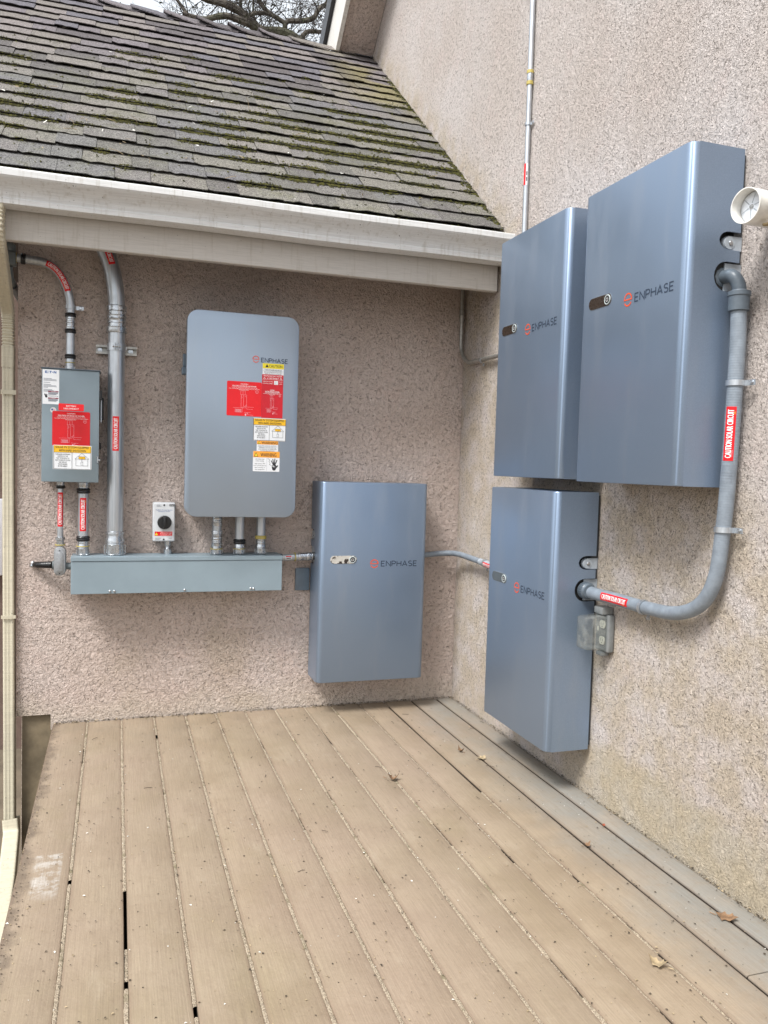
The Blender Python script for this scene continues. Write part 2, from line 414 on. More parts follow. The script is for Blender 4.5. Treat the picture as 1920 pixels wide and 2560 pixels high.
# ------------------------------------------------------------------ flat print
_tc = {}
def textgeo(s, bold=0):
    k = (s, bold)
    if k not in _tc:
        cu = bpy.data.curves.new('t', 'FONT'); cu.body = s; cu.resolution_u = 2; cu.offset = bold; cu.fill_mode = 'FRONT'
        ob = bpy.data.objects.new('t', cu); me = bpy.data.meshes.new_from_object(ob)
        vs_ = [(v.co.x, v.co.y) for v in me.vertices]; fs = [tuple(p.vertices) for p in me.polygons]
        bpy.data.objects.remove(ob); bpy.data.curves.remove(cu); bpy.data.meshes.remove(me); _tc[k] = (vs_, fs)
    return _tc[k]
class Print:
    """ink laid out in the sticker's own plane (u to the right, v up)"""
    def __init__(s, mp, cut=0): s.map = mp; s.cut = cut; s.V = []; s.F = []; s.mats = []
    def mi(s, m):
        if m not in s.mats: s.mats.append(m)
        return s.mats.index(m)
    def add(s, vs_, fs, m, layer):
        s.c = getattr(s, 'c', 0) + 1; hh = .0004 * layer + 4e-6 * (s.c % 60)
        if s.cut and len(vs_) > 2:      # print wrapped round a pipe: cut finely enough to follow the curve
            bm = bmesh.new(); w_ = [bm.verts.new((u, v, 0)) for u, v in vs_]
            for f in fs:
                try: bm.faces.new([w_[i] for i in f])
                except ValueError: pass
            lo = min(v for u, v in vs_); hi = max(v for u, v in vs_); q = math.floor(lo / s.cut) + 1
            while q * s.cut < hi - 1e-6:
                bmesh.ops.bisect_plane(bm, geom=bm.verts[:] + bm.edges[:] + bm.faces[:], plane_co=(0, q * s.cut, 0), plane_no=(0, 1, 0)); q += 1
            bm.verts.index_update(); vs_ = [(v.co.x, v.co.y) for v in bm.verts]; fs = [tuple(v.index for v in f.verts) for f in bm.faces]; bm.free()
        b = len(s.V); s.V += [s.map(u, v, hh) for u, v in vs_]; k = s.mi(m); s.F += [(tuple(b + i for i in f), k) for f in fs]
    def rect(s, x0, y0, x1, y1, m, layer=1, n=1):
        vs_ = []; 
        for i in range(n + 1):
            x = x0 + (x1 - x0) * i / n; vs_ += [(x, y0), (x, y1)]
        s.add(vs_, [(2 * i, 2 * i + 2, 2 * i + 3, 2 * i + 1) for i in range(n)], m, layer)
    def text(s, t, cx, cy, wd, h, m, layer=2, bold=0, left=False):
        vs_, fs = textgeo(t)
        if not vs_: return
        x0 = min(v[0] for v in vs_); x1 = max(v[0] for v in vs_)
        e = bold * h * .8; fx = (wd - 2 * e) / (x1 - x0); fy = h / .73
        ox = cx if left else cx - wd / 2 + e
        for d in ((-e, 0, e) if bold else (0,)):
            s.add([(ox + d + (a - x0) * fx, cy - h / 2 + b * fy) for a, b in vs_], fs, m, layer)
    def line(s, pts, wd, m, layer=2):
        P_ = [Vector(p) for p in pts if True]; P_ = [p for i, p in enumerate(P_) if i == 0 or (p - P_[i - 1]).length > 1e-7]
        if len(P_) < 2: return
        closed = (P_[0] - P_[-1]).length < 1e-6
        if closed: P_ = P_[:-1]
        n = len(P_); L, R = [], []
        for i, p in enumerate(P_):
            a = P_[i - 1] if (i or closed) else None; b = P_[(i + 1) % n] if (i < n - 1 or closed) else None
            d0 = (p - a).normalized() if a is not None else (b - p).normalized(); d1 = (b - p).normalized() if b is not None else d0
            n0 = Vector((-d0.y, d0.x)); n1 = Vector((-d1.y, d1.x)); mt = n0 + n1
            mt = mt.normalized() if mt.length > 1e-4 else n0
            k = wd / 2 / max(.45, mt.dot(n0)); L.append(tuple(p + mt * k)); R.append(tuple(p - mt * k))
        q = n if closed else n - 1
        s.add(L + R, [(i, n + i, n + (i + 1) % n, (i + 1) % n) for i in range(q)], m, layer)
    def letters(s, t, x0, x1, cy, h, m, layer, wt=.155):
        arc = lambda cx, cy_, rx, ry, a0, a1, n=9: [(cx + rx * math.cos(math.radians(a0 + (a1 - a0) * i / n)), cy_ + ry * math.sin(math.radians(a0 + (a1 - a0) * i / n))) for i in range(n + 1)]
        G_ = {'E': (.62, [[(.6, 1), (0, 1), (0, 0), (.6, 0)], [(0, .52), (.52, .52)]]), 'N': (.76, [[(0, 0), (0, 1), (.76, 0), (.76, 1)]]),
              'P': (.64, [[(0, 0), (0, 1), (.36, 1)] + arc(.36, .73, .28, .27, 90, -90) + [(0, .46)]]), 'H': (.74, [[(0, 0), (0, 1)], [(.74, 0), (.74, 1)], [(0, .52), (.74, .52)]]),
              'A': (.82, [[(0, 0), (.41, 1), (.82, 0)], [(.15, .32), (.67, .32)]]), 'S': (.62, [arc(.31, .755, .29, .245, 35, 270) + arc(.31, .255, .31, .255, 90, -145)])}
        sp = .26; tot = sum(G_[c][0] for c in t) + sp * (len(t) - 1); fx = (x1 - x0) / tot; x = x0; ih = h * (1 - wt)
        for c in t:
            for st in G_[c][1]: s.line([(x + a * fx, cy - ih / 2 + b * ih) for a, b in st], h * wt, m, layer)
            x += (G_[c][0] + sp) * fx
    def poly(s, pts, m, layer=2): s.add(pts, [tuple(range(len(pts)))], m, layer)
    def disc(s, cx, cy, r, m, layer=2, n=18): s.poly([(cx + r * math.cos(2 * PI * i / n), cy + r * math.sin(2 * PI * i / n)) for i in range(n)], m, layer)
    def arc(s, cx, cy, r, a0, a1, wd, m, layer=2, n=14):
        s.line([(cx + r * math.cos(math.radians(a0 + (a1 - a0) * i / n)), cy + r * math.sin(math.radians(a0 + (a1 - a0) * i / n))) for i in range(n + 1)], wd, m, layer)
    def build(s, name, parent, off):
        if not s.V: return
        me = bpy.data.meshes.new(name); off = Vector(off); me.from_pydata([tuple(v - off) for v in s.V], [], [f for f, k in s.F])
        for m in s.mats: me.materials.append(M[m])
        me.polygons.foreach_set('material_index', [k for f, k in s.F]); me.update()
        return link(name, me, parent)
def planemap(o, U, N):
    o = Vector(o); U = Vector(U).normalized(); N = Vector(N).normalized(); V = N.cross(U)
    return lambda u, v, h: o + U * u + V * v + N * h
def pipemap(path, s0, sgn, th0, r):
    B0 = path.out
    def f(u, v, h):
        P, T = path.at(s0 + sgn * u); B = (B0 - T * B0.dot(T)).normalized(); U = T * sgn; S = B.cross(U); th = th0 + v / r
        return P + (B * math.cos(th) + S * math.sin(th)) * (r + h)
    return f
def sticker(T, mp, w_, h_, mat, draw, name='sticker', nu=1, nv=1, parent=None, r=0, label=None, thick=.0006):
    """a sheet with real thickness, its print as the sub-part 'lettering'"""
    bm = new(); g = {}
    for lv, hh in ((0, -.0004), (1, thick)):
        for i in range(nu + 1):
            for j in range(nv + 1):
                u = w_ * (i / nu - .5); v = h_ * (j / nv - .5)
                g[lv, i, j] = bm.verts.new(mp(u, v, hh))
    for i in range(nu):
        for j in range(nv):
            bm.faces.new((g[1, i, j], g[1, i + 1, j], g[1, i + 1, j + 1], g[1, i, j + 1]))
    rim = [(i, 0) for i in range(nu + 1)] + [(nu, j) for j in range(1, nv + 1)] + [(i, nv) for i in range(nu - 1, -1, -1)] + [(0, j) for j in range(nv - 1, 0, -1)]
    for k in range(len(rim)):
        a, b = rim[k], rim[(k + 1) % len(rim)]; bm.faces.new((g[0, a[0], a[1]], g[0, b[0], b[1]], g[1, b[0], b[1]], g[1, a[0], a[1]]))
    if r:
        es = [e for e in bm.edges if e.verts[0] in {g[0, a, b] for a in (0, nu) for b in (0, nv)} and e.verts[1] in {g[1, a, b] for a in (0, nu) for b in (0, nv)} or e.verts[1] in {g[0, a, b] for a in (0, nu) for b in (0, nv)} and e.verts[0] in {g[1, a, b] for a in (0, nu) for b in (0, nv)}]
        bmesh.ops.bevel(bm, geom=es, offset=r, segments=3, affect='EDGES', profile=.5)
    bmesh.ops.recalc_face_normals(bm, faces=bm.faces)
    o = T.part(name, bm, M[mat], parent, 0, label)
    P = Print(lambda u, v, h: mp(u, v, h + thick), .0028 if nv > 1 else 0); draw(P); P.build('lettering', o, T.loc)
    return o
def csc(P, W=.15, H=.028):
    P.text('CAUTION SOLAR CIRCUIT', 0, .001, W * .90, H * .60, 'white_ink', 1, .035)
    P.rect(-W * .43, -H * .36, -W * .30, -H * .33, 'pink_ink'); P.rect(W * .36, -H * .38, W * .41, -H * .34, 'yellow2')
def conduit_label(T, path, s0, sgn, th, r, W=.152, H=.028, part='warning_label'):
    return sticker(T, pipemap(path, s0, sgn, th, r), W, H, 'red', lambda P: csc(P, W, H), part, 14, 6)

# ================================================================== SETTING
g = new(); v = [g.verts.new(p) for p in ((-400, -400, -.85), (400, -400, -.85), (400, 400, -.85), (-400, 400, -.85))]; g.faces.new(v)
tag(finish('ground', g, M['ground'], None, 0), kind='structure')

H = Thing('house', 'pinkish stucco house corner with a mossy shingle roof meeting the tall right wall', 'house')
# back wall (stucco sheet with thickness), foundation below
bm = new(); prism(bm, [(-2.157, 0, .042), (-2.157, 0, 2.62), (-.001, 0, 2.62), (-.001, 0, -.03), (-2.012, 0, -.03), (-2.012, 0, .042)], (0, .22, 0)); H.part('wall', bm, M['stucco_back'], label='shaded pinkish stucco back wall under the eave')
bm = new(); box(bm, -2.135, 0, .02, .22, -.85, .042); H.part('foundation', bm, M['foundation'])
# side return of the back wing, behind the corner
bm = new(); box(bm, -2.157, -2.0, .221, 4.2, -.85, 2.5); H.part('side_wall', bm, M['stucco_back'])
# right wall: gable outline, slope follows the upper roof
a = .81
rk = lambda y: 4.194 - a * (y - 1.84)
bm = new(); prism(bm, [(0, 2.3, -.85), (0, 2.3, rk(2.3) + .0), (0, -1.6, rk(-1.6)), (0, -6.5, rk(-1.6) - 4.9 * .3), (0, -6.5, -.85)], (.25, 0, 0))
H.part('wall', bm, M['stucco_right'], label='tall bright pinkish stucco side wall')
# soffit and rake of the upper roof
def slab(x0, x1, ya, yb, off0, off1):
    nrm = Vector((0, a, 1)).normalized()
    p = [Vector((0, y, rk(y))) for y in (ya, yb)]
    return [Vector((x0, 0, 0)) + p[0] + nrm * off0, Vector((x0, 0, 0)) + p[1] + nrm * off0, Vector((x0, 0, 0)) + p[1] + nrm * off1, Vector((x0, 0, 0)) + p[0] + nrm * off1]
bm = new(); prism(bm, slab(-.255, -.002, 2.02, -1.6, 0, .06), (.253, 0, 0)); H.part('soffit', bm, M['stucco_back'])
bm = new(); prism(bm, slab(-.285, 0, 2.30, -1.6, -.03, .30), (.028, 0, 0)); H.part('rake_board', bm, M['rake_paint'])
bm = new(); prism(bm, slab(-.315, 0, 2.40, -1.6, .27, .40), (.03, 0, 0)); prism(bm, slab(-.284, 0, 2.35, -1.6, .221, .30), (.5, 0, 0)); H.part('roof_edge', bm, M['black_trim'])
# lower roof
SL = math.atan(.81); cs, sn = math.cos(SL), math.sin(SL)
E0 = Vector((0, -.425, 2.352))
def RP(x, t, h=0): return Vector((x, E0.y + t * cs - h * sn, E0.z + t * sn + h * cs))
TR = 3.02
bm = new(); prism(bm, [RP(-2.9, .02, -.03), RP(-2.9, TR, -.03), (-2.9, 4.3, RP(0, TR).z - .03 - (4.3 - RP(0, TR).y) * .81), (-2.9, 4.3, RP(0, TR).z - .13 - (4.3 - RP(0, TR).y) * .81), RP(-2.9, TR, -.10), RP(-2.9, .02, -.05)], (2.898, 0, 0))
roof = H.part('roof', bm, M['roof_deck'])
# shingle courses
EXP = .1435
def shingle_mesh(k):
    rr = random.Random(k); bm = new(); n = 6; top = []; 
    pts = []
    for i in range(n + 1):
        u = i / n; pts.append((u, rr.uniform(-.006, .005), .0 + rr.uniform(-.0015, .0022)))
    low0 = [bm.verts.new((p[0], p[1] + .010, p[2] - .0005)) for p in pts]; low1 = [bm.verts.new((p[0], p[1] + .0015, p[2] + .0065)) for p in pts]
    hi1 = [bm.verts.new((p[0], .175, -.0075)) for p in pts]; hi0 = [bm.verts.new((p[0], .175, -.011)) for p in pts]
    for i in range(n):
        bm.faces.new((low0[i], low0[i + 1], low1[i + 1], low1[i])); bm.faces.new((low1[i], low1[i + 1], hi1[i + 1], hi1[i])); bm.faces.new((hi0[i], hi0[i + 1], low0[i + 1], low0[i]))
    for c in (0, n): bm.faces.new((low0[c], low1[c], hi1[c], hi0[c]))
    bmesh.ops.recalc_face_normals(bm, faces=bm.faces)
    me = bpy.data.meshes.new('shingle'); bm.to_mesh(me); bm.free(); me.materials.append(M['shingle']); return me
SH = [shingle_mesh(i) for i in range(7)]
ncourse = 22; rot = Matrix.Rotation(SL, 4, 'X')
for c in range(ncourse):
    t = c * EXP; x = -2.46 - random.uniform(0, .12) + (.0 if c > 9 else .14)
    if t > TR - .06: break
    while x < -.006:
        wd = random.choice((.13, .16, .19, .21, .24, .28)) * random.uniform(.9, 1.1)
        if x + wd > -.1: wd = -.004 - x
        o = link('shingle', random.choice(SH), roof)
        up = random.uniform(0, .002) if random.random() < .85 else .006
        o.matrix_local = Matrix.Translation(RP(x + .001, t + random.uniform(-.004, .004), .012 + up)) @ rot @ Matrix.Rotation(random.uniform(-.006, .006), 4, 'Z') @ Matrix.Diagonal((wd - .002, 1, 1, 1))
        x += wd
# ridge caps, lifted at their left ends
ry, rz = RP(0, TR).y, RP(0, TR).z
for i in range(13):
    bm = new(); L = .275; xs = -.33 - i * .215; rows = []
    lift = random.uniform(.02, .036)
    for k in range(5):
        u = k / 4; xx = xs - L * u; zz = .012 + lift * u * u + .004 * math.sin(u * 5 + i)
        rw = []
        for q in (-1, -.5, 0, .5, 1):
            yy = q * .13; dz = -abs(q) * .13 * .81 * (1 - .12 * u) + (.012 if q == 0 else 0) * -1
            rw.append(Vector((xx + random.uniform(-.003, .003), ry + yy, rz + zz + dz + .01)))
        rows.append(rw)
    vt = [[bm.verts.new(p) for p in rw] for rw in rows]; vb = [[bm.verts.new(p - Vector((0, 0, .008))) for p in rw] for rw in rows]
    for k in range(4):
        for q in range(4):
            bm.faces.new((vt[k][q], vt[k][q + 1], vt[k + 1][q + 1], vt[k + 1][q])); bm.faces.new((vb[k][q], vb[k + 1][q], vb[k + 1][q + 1], vb[k][q + 1]))
    for k in range(4):
        for q in (0, 4): bm.faces.new((vt[k][q], vt[k + 1][q], vb[k + 1][q], vb[k][q]))
    for q in range(4):
        for k in (0, 4): bm.faces.new((vt[k][q], vt[k][q + 1], vb[k][q + 1], vb[k][q]))
    bmesh.ops.recalc_face_normals(bm, faces=bm.faces)
    H.part('ridge_cap', bm, M['shingle'], roof)
# drip edge and fascia board
bm = new(); box(bm, -2.9, -.004, -.4125, -.4105, 2.30, 2.353); H.part('drip_edge', bm, M['gutter'])
bm = new(); box(bm, -2.9, -.012, -.40, -.365, 2.083, 2.338, .003, 1); H.part('fascia_board', bm, M['fascia'])
# moss, stuff
bm = new()
def blob(bm, c, r, n):
    vs_ = []
    m = random.choice((4, 5)); ring = []
    top = bm.verts.new(c + n * r * random.uniform(.6, 1.1))
    ax, u, v_ = basis(n); a0 = random.uniform(0, 6)
    for i in range(m):
        an = a0 + 2 * PI * i / m; ring.append(bm.verts.new(c + (u * math.cos(an) + v_ * math.sin(an)) * r * random.uniform(.6, 1.3)))
    for i in range(m): bm.faces.new((ring[i], ring[(i + 1) % m], top))
nrm = Vector((0, -sn, cs))
CR = [random.uniform(-.04, .30) for _ in range(30)]
for c in range(1, 18):
    t0 = c * EXP; x = -2.5
    while x < -.02:
        x += .006
        tt = t0 / TR
        d = noise.noise(Vector((x * 3.2, t0 * 9.1, 3.7))) + .6 * noise.noise(Vector((x * 11, t0 * 9, 1.3)))
        dens = -.18 + (.40 if x > -1.25 else 0) * math.exp(-((t0 - .75) / .55) ** 2) + .17 * math.exp(-((t0 - .9) / .7) ** 2) - (.5 if tt > .68 else 0)
        k = d + dens
        k -= CR[c]
        if k > 0:
            for q in range(2 + int(min(k, .6) * 26)):
                bx = x + random.uniform(-.01, .01); off = random.gauss(-.002, .006 + .010 * min(k, .5)) + (random.uniform(-.03, .03) if random.random() < .04 + .2 * min(k, .4) else 0)
                blob(bm, RP(bx, t0 + off, .012 if off < 0 else .02), random.uniform(.0022, .0052) * (1 + .7 * min(k, .5)), nrm)
for i in range(500):   # small cushions away from the edges, and the wall joint
    t0 = random.uniform(.05, 1.9); blob(bm, RP(random.uniform(-2.4, -.02), t0, .016), random.uniform(.003, .007), nrm)
for i in range(900):
    t0 = random.uniform(0, 2.4); blob(bm, RP(-abs(random.gauss(0, .018)) - .003, t0, .014), random.uniform(.004, .009), nrm)
for i in range(700):
    x = random.uniform(-2.4, 0); blob(bm, RP(x, random.gauss(-.004, .004), .004), random.uniform(.003, .007), nrm)
tag(finish('moss', bm, M['moss'], None, 0), 'olive green moss growing along the shingle edges of the roof', 'moss', kind='stuff')
# roof litter
bm = new()
for i in range(90):
    x, t = random.uniform(-2.3, -.03), abs(random.gauss(.8, .6)); t = min(t, 2.4); c = RP(x, t, .022); s_ = random.uniform(.002, .009)
    u = Vector((random.uniform(-1, 1), random.uniform(-1, 1), random.uniform(-.2, .4))).normalized(); v_ = u.cross(nrm).normalized()
    q = [bm.verts.new(c + u * s_ * a1 + v_ * s_ * .5 * b1 + nrm * random.uniform(0, .004)) for a1, b1 in ((-1, -1), (1, -.6), (1, 1), (-1, .7))]; f = bm.faces.new(q); f.material_index = random.choice((0, 1, 1))
for i in range(26):
    x, t = random.uniform(-2.3, -.1), random.uniform(.05, 1.2); c = RP(x, t, .024); d = Vector((random.uniform(-1, 1), random.uniform(-.5, 1), random.uniform(-.1, .5))).normalized() * random.uniform(.02, .06)
    Path([c, c + d * .5 + Vector((.004, 0, .003)), c + d], (0, 0, 1)).tube(bm, .0012, 4)
tag(finish('roof_litter', bm, [M['dry_leaf2'], M['pale_speck']], None, 0), 'twigs and pale bark flakes scattered over the mossy shingles', 'litter', kind='stuff')

# deck: planks as parts
D = Thing('deck', 'tan painted plank deck with grit packed in its joints', 'deck')
J = [-2.005, -1.85, -1.699, -1.552, -1.405, -1.261, -1.118, -.967, -.818, -.678, -.531, -.393, -.242, -.098, -.004]
GAP = .0085
for i in range(14):
    x0, x1 = J[i] + GAP / 2, J[i + 1] - GAP / 2
    segs = [(-.012, -4.9)]
    if i == 12: segs = [(-.012, -2.42), (-2.424, -4.9)]
    if i == 11: segs = [(-.012, -3.1), (-3.104, -4.9)]
    for (ya, yb) in segs:
        bm = new(); dz = random.uniform(-.0016, .0016); n = 28; rows = []
        prof = [(0, -.036), (0, -.005), (.0012, -.0018), (.005, 0), (.5, None), (-.005, 0), (-.0012, -.0018), (0, -.005), (0, -.036)]
        cup = random.uniform(-.0012, .0012)
        for k in range(n + 1):
            y = ya + (yb - ya) * k / n; rw = []
            wob = [noise.noise(Vector((i * 7.1, y * 2.1, s * 3.3))) * .0022 for s in (0, 1)]
            P_ = [(x0 + wob[0], -.036), (x0 + wob[0], -.005), (x0 + wob[0] + .0015, -.0016), (x0 + wob[0] + .006, 0), ((x0 + x1) / 2, cup), (x1 + wob[1] - .006, 0), (x1 + wob[1] - .0015, -.0016), (x1 + wob[1], -.005), (x1 + wob[1], -.036)]
            rows.append([bm.verts.new((px, y, pz + dz)) for px, pz in P_])
        for k in range(n):
            for q in range(8): bm.faces.new((rows[k][q], rows[k + 1][q], rows[k + 1][q + 1], rows[k][q + 1]))
        bm.faces.new(rows[0]); bm.faces.new(rows[-1][::-1]); bmesh.ops.recalc_face_normals(bm, faces=bm.faces)
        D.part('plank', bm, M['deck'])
for yj in (-.4, -1.2, -2.0, -2.8, -3.6, -4.4):
    bm = new(); box(bm, -1.98, -.01, yj - .02, yj + .02, -.2, -.038); D.part('joist', bm, M['roof_deck'])
bm = new(); box(bm, -1.998, -1.97, -4.9, -.015, -.84, -.0385); box(bm, -1.965, -.01, -4.9, -4.86, -.84, -.0385); D.part('rim_shade_skirt', bm, M['roof_deck'])  # unseen rim boards carried down to the ground to keep light from the gaps
# grit in the joints (voids where the photograph shows black slots)
bm = new(); voids = {2: [(-1.62, -1.89), (-2.04, -2.055)], 1: [(-1.51, -1.525)], 3: [(-2.17, -2.2), (-.28, -.30)], 11: [(-.1, -1.2)], 12: [(-.1, -2.2)], 13: [(-.1, -2.3)]}
for i in range(1, 14):
    y = -.02; prev = None; xj = J[i]
    if i >= 12: continue
    while y > -3.4:
        vd = any(b <= y <= a_ for a_, b in voids.get(i, []))
        keep = not vd
        h = -.0010 + noise.noise(Vector((i * 3.3, y * 30, 0))) * .0022 + random.uniform(-.001, .0012)
        if i >= 10: h -= .003
        if noise.noise(Vector((i * 9.3, y * 5, 4))) < -.38: h -= .006
        wv = noise.noise(Vector((i * 5.1, y * 9, 2))) * .0016
        row = [bm.verts.new((xj - .0065 + wv, y, h - .0035)), bm.verts.new((xj - .002 + wv, y, h + random.uniform(0, .001))), bm.verts.new((xj + .003 + wv, y, h + random.uniform(-.001, .001))), bm.verts.new((xj + .0065 + wv, y, h - .0035))] if keep else None
        if prev and row:
            for q in range(3): bm.faces.new((prev[q], row[q], row[q + 1], prev[q + 1]))
        prev = row; y -= .006 if keep else .01
bmesh.ops.recalc_face_normals(bm, faces=bm.faces)
tag(finish('joint_grit', bm, M['grit'], None, 0), 'pale sandy grit packed into the joints between the deck planks', 'grit', kind='stuff')
# dirt along wall foot and loose specks
bm = new()
def flake(c, s_, mi, up=.6):
    an = random.uniform(0, PI); u = Vector((math.cos(an), math.sin(an), random.uniform(-.2, .2))); v_ = Vector((-math.sin(an), math.cos(an), random.uniform(-.2, .2)))
    k = random.uniform(.25, .9); q = [bm.verts.new(c + u * s_ * a1 + v_ * s_ * k * b1 + Vector((0, 0, h_ * s_ * up))) for a1, b1, h_ in ((-1, -.5, 0), (.2, -1, .6), (1, .3, 0), (-.1, 1, .7))]
    f = bm.faces.new(q); f.material_index = mi
for i in range(2600):
    x = random.uniform(-2.0, -.01); y = -abs(random.uniform(0, 1)) ** .8 * 2.7
    if random.random() < .3: x = random.choice(J[1:]) + random.gauss(0, .012)
    x = min(max(x, -2.0), -.01)
    flake(Vector((x, y, .0022)), random.choice((.0015, .002, .002, .003, .004)), random.choices((0, 1, 2), (8, 3, .8))[0])
for i in range(700): flake(Vector((random.uniform(-2.0, -.01), -abs(random.gauss(0, .012)) - .004, .003)), random.uniform(.002, .006), random.choice((0, 0, 1)))
for i in range(500): flake(Vector((-abs(random.gauss(0, .01)) - .003, random.uniform(-2.7, 0), .003)), random.uniform(.002, .005), random.choice((0, 0, 1)))
for i in range(420): flake(Vector((-2.0 + abs(random.gauss(0, .02)), random.uniform(-2.4, 0), .002)), random.uniform(.0012, .0032), random.choice((0, 0, 1)), .2)
for i in range(22):
    c = Vector((random.uniform(-1.98, -.03), random.uniform(-2.6, -.1), .004)); d = Vector((random.uniform(-1, 1), random.uniform(-1, 1), 0)).normalized() * random.uniform(.01, .035)
    Path([c, c + d * .4 + Vector((random.uniform(-.003, .003), random.uniform(-.003, .003), .001)), c + d * .8 + Vector((random.uniform(-.002, .002), 0, 0)), c + d], (0, 0, 1)).tube(bm, .0009, 4)
tag(finish('litter', bm, [M['speck'], M['dry_leaf2'], M['pale_speck']], None, 0), 'crumbs of leaf, soil and twig scattered over the deck planks', 'litter', kind='stuff')
def dryleaf(x, y, L, rot_, mat, label, curl=.3):
    bm = new(); N_ = 9; up, dn = [], []
    for k in range(N_ + 1):
        t = k / N_; wv = L * .3 * math.sin(PI * min(1, t * 1.02)) ** .7 * (1 + .45 * math.cos(t * 6 * PI)); cx = (t - .5) * L; z_ = .004 + curl * L * (t - .5) ** 2 * 2
        up.append((cx, wv, z_ + curl * wv * .25)); dn.append((cx, -wv * random.uniform(.8, 1.1), z_ + curl * wv * .2))
    m_ = [bm.verts.new((a1[0], 0, .003 + curl * L * (k / N_ - .5) ** 2 * 2)) for k, a1 in enumerate(up)]
    u_ = [bm.verts.new(p) for p in up]; d_ = [bm.verts.new(p) for p in dn]
    for k in range(N_): bm.faces.new((m_[k], m_[k + 1], u_[k + 1], u_[k])); bm.faces.new((d_[k], d_[k + 1], m_[k + 1], m_[k]))
    Path([(-L * .5, 0, .005), (-L * .8, L * .04, .008)], (0, 0, 1)).tube(bm, .0012, 4)
    o = finish('dry_leaf', bm, M[mat], None, 60); o.location = (x, y, .001); o.rotation_euler = (random.uniform(-.1, .1), random.uniform(-.1, .1), rot_)
    tag(o, label, 'leaf')
dryleaf(-.43, -2.328, .05, 2.2, 'dry_leaf2', 'pale curled oak leaf lying alone near the front right of the deck', .8)
dryleaf(-.104, -2.20, .06, -.9, 'dry_leaf', 'brown lobed oak leaf near the wall at the far right of the deck')
dryleaf(-.245, -.90, .05, .5, 'dry_leaf2', 'tan oak leaf on the deck below the lower right battery cabinet')
dryleaf(-.30, -.80, .035, 1.9, 'dry_leaf', 'dark crumpled leaf by the planks behind the tan leaf', 1.2)
dryleaf(-.69, -1.03, .05, -.5, 'dry_leaf', 'dark twisted leaf in the middle of the deck', 1.3)
dryleaf(-.106, -1.60, .018, .9, 'red_leaf', 'small rusty red leaf beside the right wall')
dryleaf(-.25, -1.72, .03, .2, 'dry_leaf', 'small brown leaf caught in a plank joint near the right wall', 1.)

# neighbour wall and utility box seen past the downspout
bm = new(); box(bm, -9, -2.30, 2.2, 2.4, -.85, 2.42); nb = tag(finish('neighbour_wall', bm, M['neighbour'], None, 0), 'reddish brown wall glimpsed at the left edge behind the downspout', 'wall')
N = Thing('utility_box', 'white meter box on the brown wall at the far left edge', 'utility box', (-2.6, 2.1, .4))
bm = new(); box(bm, -2.72, -2.475, 2.12, 2.198, .40, .93, .01, 2); N.part('case', bm, M['switch']); bm = new(); lathe(bm, (-2.6, 2.12, .8), (0, -1, 0), [(0, .07), (.03, .065), (.045, .05)], 20); N.part('meter', bm, M['lens'])

# oak tree behind the roof
T = Thing('oak_tree', 'bare gnarled oak spreading its branches behind the roof ridge', 'tree', (1.6, 9.2, -.85))
bmt = new(); bmb = new(); bml = new()
Y0 = 8.5
def limb(pts, r0, r1, bm, wob=0):
    P = Path([(p[0], Y0 + (p[2] if len(p) > 2 else 0), p[1]) for p in pts], (0, -1, 0), smooth=True, n=5)
    P.tube(bm, r0, 9, rf=lambda k, t: r0 + (r1 - r0) * t / P.L + .12 * r0 * noise.noise(Vector((t * 9, r0 * 50, 1))), step=.07); return P
limbs = [limb([(1.7, -.85, .7), (1.6, 1.5, .7), (1.45, 4, .5), (1.15, 6.2, .2), (.95, 7.3, .1), (.726, 7.66, 0)], .42, .10, bmt)]
limbs += [limb([(.85, 7.55), (.726, 7.664), (.534, 7.70), (.243, 7.68), (.069, 7.762), (-.048, 7.878), (-.289, 7.954), (-.554, 7.965), (-.75, 8.05), (-1.2, 8.4, .2)], .085, .03, bmb),
 limb([(.243, 7.67), (.084, 7.737), (-.045, 7.761), (-.258, 7.788), (-.425, 7.742), (-.605, 7.672), (-.9, 7.7)], .062, .03, bmb),
 limb([(1.0, 7.2, .3), (.70, 7.55, .1), (.604, 7.852), (.824, 7.924), (1.031, 8.007), (1.118, 8.166), (1.266, 8.295), (1.5, 8.6)], .045, .032, bmb),
 limb([(.604, 7.852), (.353, 7.957), (.235, 8.059), (.19, 8.148), (.1, 8.5), (-.2, 8.9, .2)], .036, .02, bmb),
 limb([(-.046, 7.795), (.095, 7.879), (.238, 7.935), (.354, 7.93)], .028, .03, bmb),
 limb([(.831, 7.6), (.932, 7.788), (1.156, 7.831), (1.4, 7.9)], .045, .02, bmb),
 limb([(-.7, 7.5), (-.825, 7.683), (-.88, 7.754), (-1.05, 7.95), (-1.3, 8.2)], .03, .015, bmb),
 limb([(.35, 7.7), (.2, 7.95, .3), (.18, 8.3, .4), (.3, 8.8, .5)], .022, .01, bmb)]
